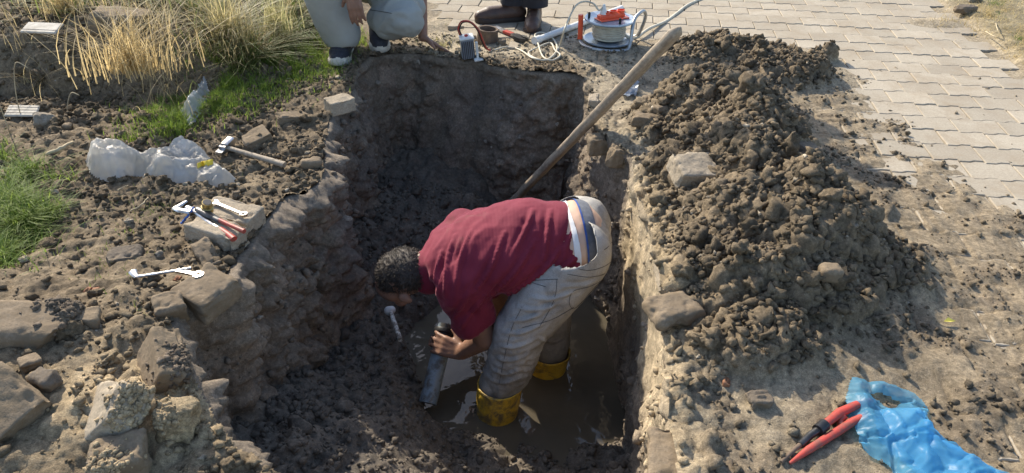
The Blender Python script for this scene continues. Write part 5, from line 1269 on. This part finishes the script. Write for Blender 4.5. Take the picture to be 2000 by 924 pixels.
# sack
S = tz
def hS(P_, ed):
    q = P_ - S(372, 300, 0) * A_(1, 1, 0); l2 = np.exp(-((q[:, 0] / .10) ** 2 + (q[:, 1] / .09) ** 2)); q = P_ - S(215, 330, 0) * A_(1, 1, 0); l1 = np.exp(-((q[:, 0] / .12) ** 2 + (q[:, 1] / .10) ** 2))
    Pq = P_ * A_(.75, 1.25, 1)
    return .004 + ss(ed, -.006, .055) * (.030 + .048 * l1 + .050 * l2 + .055 * crease(Pq, 5, 5, 3)) + ss(ed, 0, .02) * (.030 * crease(Pq, 15, 5, 8) + .011 * crease(Pq, 42, 5, 18))
def sack_mat():
    t = NT('milky_sack_film'); P_ = t.tc.outputs['Object']; c = t.ramp(t.noise(8, 5, .6, .5), [(.35, (.58, .54, .47)), (.62, (.80, .78, .73))]); bl = t.ramp(t.noise(4.2, 4, .6, .5), [(.56, 0.0), (.66, .55)])
    c = t.mix(bl, c, (.42, .58, .74)); c = t.mix(t.ramp(t.noise(14, 6, .7), [(.62, 0.0), (.75, .5)]), c, (.38, .33, .25))
    t.set(c, .38, t.bump(t.noise(30, 4, .7, 2.5), .25, .006), 0, .5); return translucent(t.m, .45, (.72, .69, .63), .22)
M['sack'] = sack_mat()
t = thing('plastic_sack', 'crumpled milky plastic sack with a yellow tag lying on the left soil', 'plastic sack', (S(300, 330, 0)))
sk_o = sheet('sack_body', [(166, 318), (178, 305), (210, 300), (250, 305), (290, 318), (318, 316), (340, 302), (372, 296), (402, 303), (425, 325), (448, 338), (464, 352), (456, 362), (425, 370), (380, 364), (340, 360), (300, 350), (262, 348), (232, 356), (196, 356), (174, 342)], [], .0042, hS, M['sack'], t, 7)
sk_o.location = tuple(-a for a in t.location); me_ = sk_o.data; V = np.empty(len(me_.vertices) * 3, np.float32); me_.vertices.foreach_get('co', V); V = V.reshape(-1, 3); F = [tuple(p.vertices) for p in me_.polygons]
SB = BVHTree.FromPolygons([tuple(map(float, v)) for v in V], F); tg_ = [proj(SB, u, v, .004) for u, v in ((386, 328), (396, 324), (406, 321), (416, 319))]; tg_ = [p if p is not None else S(400, 325, .09) for p in tg_]
M['yellow'] = PM('yellow_tag', (.85, .62, .05), (.72, .50, .04), 30, .5, .1, 90); mb = MB(); hh_ = [A_(0, -.006, -.014), A_(0, .006, .014)]
for i in range(3): mb.add([tg_[i] + hh_[0], tg_[i + 1] + hh_[0], tg_[i + 1] + hh_[1], tg_[i] + hh_[1]], [(0, 1, 2, 3)])
o = part(mb, 'tag', 'yellow', t, True); o.modifiers.new('t', 'SOLIDIFY').thickness = .002
M['leafy'] = PM('yellow_leaf', (.62, .55, .10), None, 30, .6, .1, 90); g = tz(1856, 628, .01); o = MB().add([g + A_(-.02, 0, 0), g + A_(-.006, -.009, .006), g + A_(.016, 0, .002), g + A_(-.004, .010, .008), g + A_(-.04, .002, 0)], [(0, 1, 2), (0, 2, 3), (0, 4, 1)]).build('fallen_leaf', M['leafy'], None); tag(o, 'small yellow leaf on the muddy paving at the right', 'leaf')
print('objects', round(time.time() - T0, 1))

# ------------------------------------------------------------------ grass
def leaf_mat(name, tr=.42):
    t = NT(name); vc = t.vcol(); t.set(vc, .55, None, 0, .3)
    b = t.n.new('ShaderNodeBsdfTranslucent'); mx = t.n.new('ShaderNodeMixShader'); mx.inputs[0].default_value = tr
    br = t.mix(1.0, vc, 1.6, 'MULTIPLY'); t.lk(br, b.inputs[0]); t.lk(t.b.outputs[0], mx.inputs[1]); t.lk(b.outputs[0], mx.inputs[2]); t.lk(mx.outputs[0], t.out.inputs[0]); return t.m
M['grass'] = leaf_mat('grass_blades')
def blades(name, P, H_, lean, width, colr, label, cat='grass', segs=3, kind='stuff', bend=1.0):
    n = len(P); az = nrg.uniform(0, 2 * math.pi, n); ld_ = np.stack([np.cos(az), np.sin(az), 0 * az], 1); sdv = np.stack([-np.sin(az), np.cos(az), 0 * az], 1)
    V = []
    for i in range(segs):
        f = i / segs; p = P + np.array([0, 0, 1]) * (H_ * f * (1 - .25 * f * lean))[:, None] + ld_ * (H_ * lean * f ** (1 + bend))[:, None]; w2 = (width * (1 - .75 * f))[:, None] / 2
        V += [p - sdv * w2, p + sdv * w2]
    V.append(P + np.array([0, 0, 1]) * (H_ * (1 - .25 * lean))[:, None] + ld_ * (H_ * lean)[:, None])
    nv = 2 * segs + 1; V = np.stack(V, 1).reshape(-1, 3); F = []
    for i in range(segs - 1): F += [(2 * i, 2 * i + 1, 2 * i + 3), (2 * i, 2 * i + 3, 2 * i + 2)]
    F.append((2 * segs - 2, 2 * segs - 1, 2 * segs)); F = (np.array(F)[None] + (np.arange(n) * nv)[:, None, None]).reshape(-1, 3)
    cc = np.repeat(colr, nv, 0); o = link(name, mkmesh(name, V, F, M['grass'], False, cc)); return tag(o, label, cat, None, kind)
def patch_pts(n, ells):
    """random base points inside soft ellipses given in the picture, carried to the ground"""
    u, v = [], []; wts = np.array([e[2] * e[3] * e[4] for e in ells], float); ch = nrg.choice(len(ells), n, p=wts / wts.sum())
    for k, e in enumerate(ells):
        m = (ch == k).sum(); r = np.abs(nrg.normal(0, .52, m)) ** .85; a = nrg.uniform(0, 2 * math.pi, m); u.append(e[0] + e[2] * r * np.cos(a)); v.append(e[1] + e[3] * r * np.sin(a))
    u = np.concatenate(u); v = np.concatenate(v); d = Fw + (u - 1000)[:, None] / FPX * Rt - (v - 462)[:, None] / FPX * Up; z0 = np.zeros(len(u))
    for _ in range(4): t_ = (z0 - CH) / d[:, 2]; P_ = np.array([0, 0, CH]) + t_[:, None] * d; z0 = macro(P_[:, 0], P_[:, 1])[0]
    z0, i0 = macro(P_[:, 0], P_[:, 1]); P_[:, 2] = z0 + .7 * rough(P_[:, 0], P_[:, 1], i0) - .004; keep = ~insidepoly(P_[:, 0], P_[:, 1], TOP); P_ = P_[keep]
    cl_ = fbm(P_ * A_(1, 1, 0), 9, 3, 201); return P_[nrg.rand(len(P_)) < np.clip(.75 + 1.3 * cl_, .12, 1)]
def cvar(n, c1, c2): f = nrg.rand(n, 1); return np.array(c1) * f + np.array(c2) * (1 - f)
# short green grass
P = patch_pts(24000, [(430, 210, 90, 42, 1.0), (380, 190, 70, 40, .8), (560, 135, 90, 50, 1.6), (430, 165, 150, 60, 1.5), (330, 235, 100, 34, 1.0), (640, 130, 50, 40, 1), (610, 110, 50, 55, 1.2), (500, 90, 90, 45, .9), (340, 262, 60, 26, .6), (700, 85, 45, 30, .8), (260, 275, 70, 20, .25), (520, 180, 60, 30, .7), (430, 60, 100, 60, .5)])
n = len(P); blades('grass', P, nrg.uniform(.02, .065, n), nrg.uniform(.2, 1.0, n), nrg.uniform(.0022, .0045, n), cvar(n, (.24, .32, .05), (.09, .15, .028)), 'short green grass running from the squatting man to the plastic sack')
P = patch_pts(5200, [(50, 450, 60, 60, 1.3), (10, 420, 40, 60, 1), (100, 425, 45, 30, .9), (10, 505, 45, 30, 1), (50, 345, 60, 28, .5), (110, 350, 45, 16, .4), (10, 310, 25, 30, .5), (30, 395, 60, 30, .6)])
n = len(P); blades('grass', P, nrg.uniform(.025, .11, n), nrg.uniform(.5, 1.7, n), nrg.uniform(.0025, .005, n), cvar(n, (.23, .30, .05), (.08, .14, .025)), 'lush green grass at the left picture edge')
P = patch_pts(700, [(300, 420, 200, 80, 1), (200, 520, 120, 60, .6), (450, 330, 80, 50, .5), (270, 610, 40, 30, .8), (620, 165, 70, 30, 1)])
n = len(P); blades('grass_sprouts', P, nrg.uniform(.012, .035, n), nrg.uniform(.2, 1, n), nrg.uniform(.002, .004, n), cvar(n, (.12, .18, .03), (.16, .17, .06)), 'scattered small green sprouts on the left soil')
# tall dry weeds
P = patch_pts(2600, [(480, 45, 150, 60, 1.3), (300, 60, 110, 60, 1.0), (130, 20, 140, 40, 1), (420, 0, 220, 60, 1.4), (40, 70, 60, 60, .4), (560, -10, 60, 60, .8)])
n = len(P); blades('dry_weeds', P, nrg.uniform(.05, .30, n) , nrg.uniform(.2, 1.7, n), nrg.uniform(.002, .0045, n), cvar(n, (.52, .42, .23), (.22, .18, .09)), 'tall dry weeds and stalks filling the top left corner', 'weeds', 4)
P = patch_pts(3600, [(480, 40, 150, 60, 1.3), (430, -10, 230, 60, 1.4), (130, 10, 140, 40, .7), (560, 60, 60, 60, 1)])
n = len(P); blades('green_weeds', P, nrg.uniform(.03, .22, n), nrg.uniform(.2, 2.4, n), nrg.uniform(.004, .011, n), cvar(n, (.08, .12, .028), (.17, .20, .06)), 'taller green weeds among the dry stalks at the top left', 'weeds', 4)
def tuft(label, u, v, n, rad, H1, H2, c1, c2, lean=(.2, .9), w_=(.0035, .0065)):
    g = tz(u, v, 0); a = nrg.uniform(0, 2 * math.pi, n); r = rad * np.abs(nrg.normal(0, .62, n)); P_ = np.stack([g[0] + r * np.cos(a), g[1] + r * np.sin(a) * .8, np.full(n, g[2] - .01)], 1)
    o = blades('dry_grass_tuft', P_, nrg.uniform(H1, H2, n), nrg.uniform(*lean, n), nrg.uniform(*w_, n), cvar(n, c1, c2), label, 'grass tuft', 4, None); o['group'] = 'straw tufts among the weeds'; return o
tuft('big straw-yellow grass tuft standing left of the clear plastic film', 258, 132, 380, .21, .05, .36, (.56, .44, .23), (.26, .20, .10), (.2, 1.4))
tuft('low straw grass tuft at the far left of the top edge', 130, 30, 200, .10, .10, .26, (.52, .42, .22), (.34, .27, .14))
tuft('straw tuft with long stalks beneath the top edge, left of the squatting man', 445, 78, 260, .13, .15, .42, (.50, .42, .22), (.22, .20, .10), (.1, 1.7))
tuft('lit clump of straw close to the knee of the squatting man', 540, 62, 200, .10, .10, .30, (.50, .44, .24), (.28, .28, .13))
def stalk(label, u, v, H_, lean_x, w_=.0022, ls=1):
    g = tz(u, v, 0); P_ = [g, g + A_(lean_x * .2, 0, H_ * .4), g + A_(lean_x * .5, .01, H_ * .8), g + A_(lean_x * .9, .01, H_), g + A_(lean_x * 1.6, 0, H_ * .92)]
    o = MB().tube(spline(P_, 5), w_, 5).build('dry_stalk', M['twig'], None, True); return tag(o, label, 'stalk', 'dry stalks at the left edge')
stalk('tallest dry stalk at the left edge, rising past the white board scrap', 20, 262, .55, .04); stalk('bent dry stalk arching beside the tallest one', 42, 232, .26, .07); stalk('short dry stalk curling over above the plastic sack', 133, 222, .10, .05); stalk('leaning dry stalk at the extreme left edge', 8, 300, .34, -.05)
# verge
P = patch_pts(6500, [(1930, 30, 100, 60, 1), (2000, 80, 70, 60, 1), (1960, -10, 120, 50, 1), (1845, 38, 48, 16, .5), (2060, 60, 100, 90, .8)])
n = len(P); blades('dry_grass', P, nrg.uniform(.008, .045, n), nrg.uniform(.5, 1.6, n), nrg.uniform(.002, .0045, n), cvar(n, (.56, .45, .24), (.34, .27, .13)), 'matted dry grass of the verge beyond the paving at the top right')
P = patch_pts(700, [(1945, 8, 25, 10, 1), (1990, 78, 18, 12, 1), (1950, 30, 30, 10, .5)])
n = len(P); blades('grass', P, nrg.uniform(.01, .03, n), nrg.uniform(.2, 1, n), nrg.uniform(.002, .004, n), cvar(n, (.12, .18, .04), (.09, .13, .03)), 'green spots in the dry verge at the top right')
P = patch_pts(1500, [(860, 90, 60, 25, 1), (820, 108, 40, 14, .8), (900, 50, 60, 20, .3), (640, 60, 60, 40, 1.2)])
n = len(P); blades('dry_grass', P, nrg.uniform(.008, .035, n), nrg.uniform(.4, 1.4, n), nrg.uniform(.002, .004, n), cvar(n, (.48, .40, .20), (.22, .24, .08)), 'thin dry grass around the hand planted on the ground')
stone('stone', 'grey stone lying on the dry verge at the top right', 1885, 18, (.14, .07, .05), (0, 0, 10), 'rockdark', 60, .012, .5, 2)
stone('stone', 'white stone at the very top of the dry verge', 1905, 0, (.10, .05, .03), (0, 0, 0), 'rockpale', 61, .01, .5, 2)
print('done', round(time.time() - T0, 1))
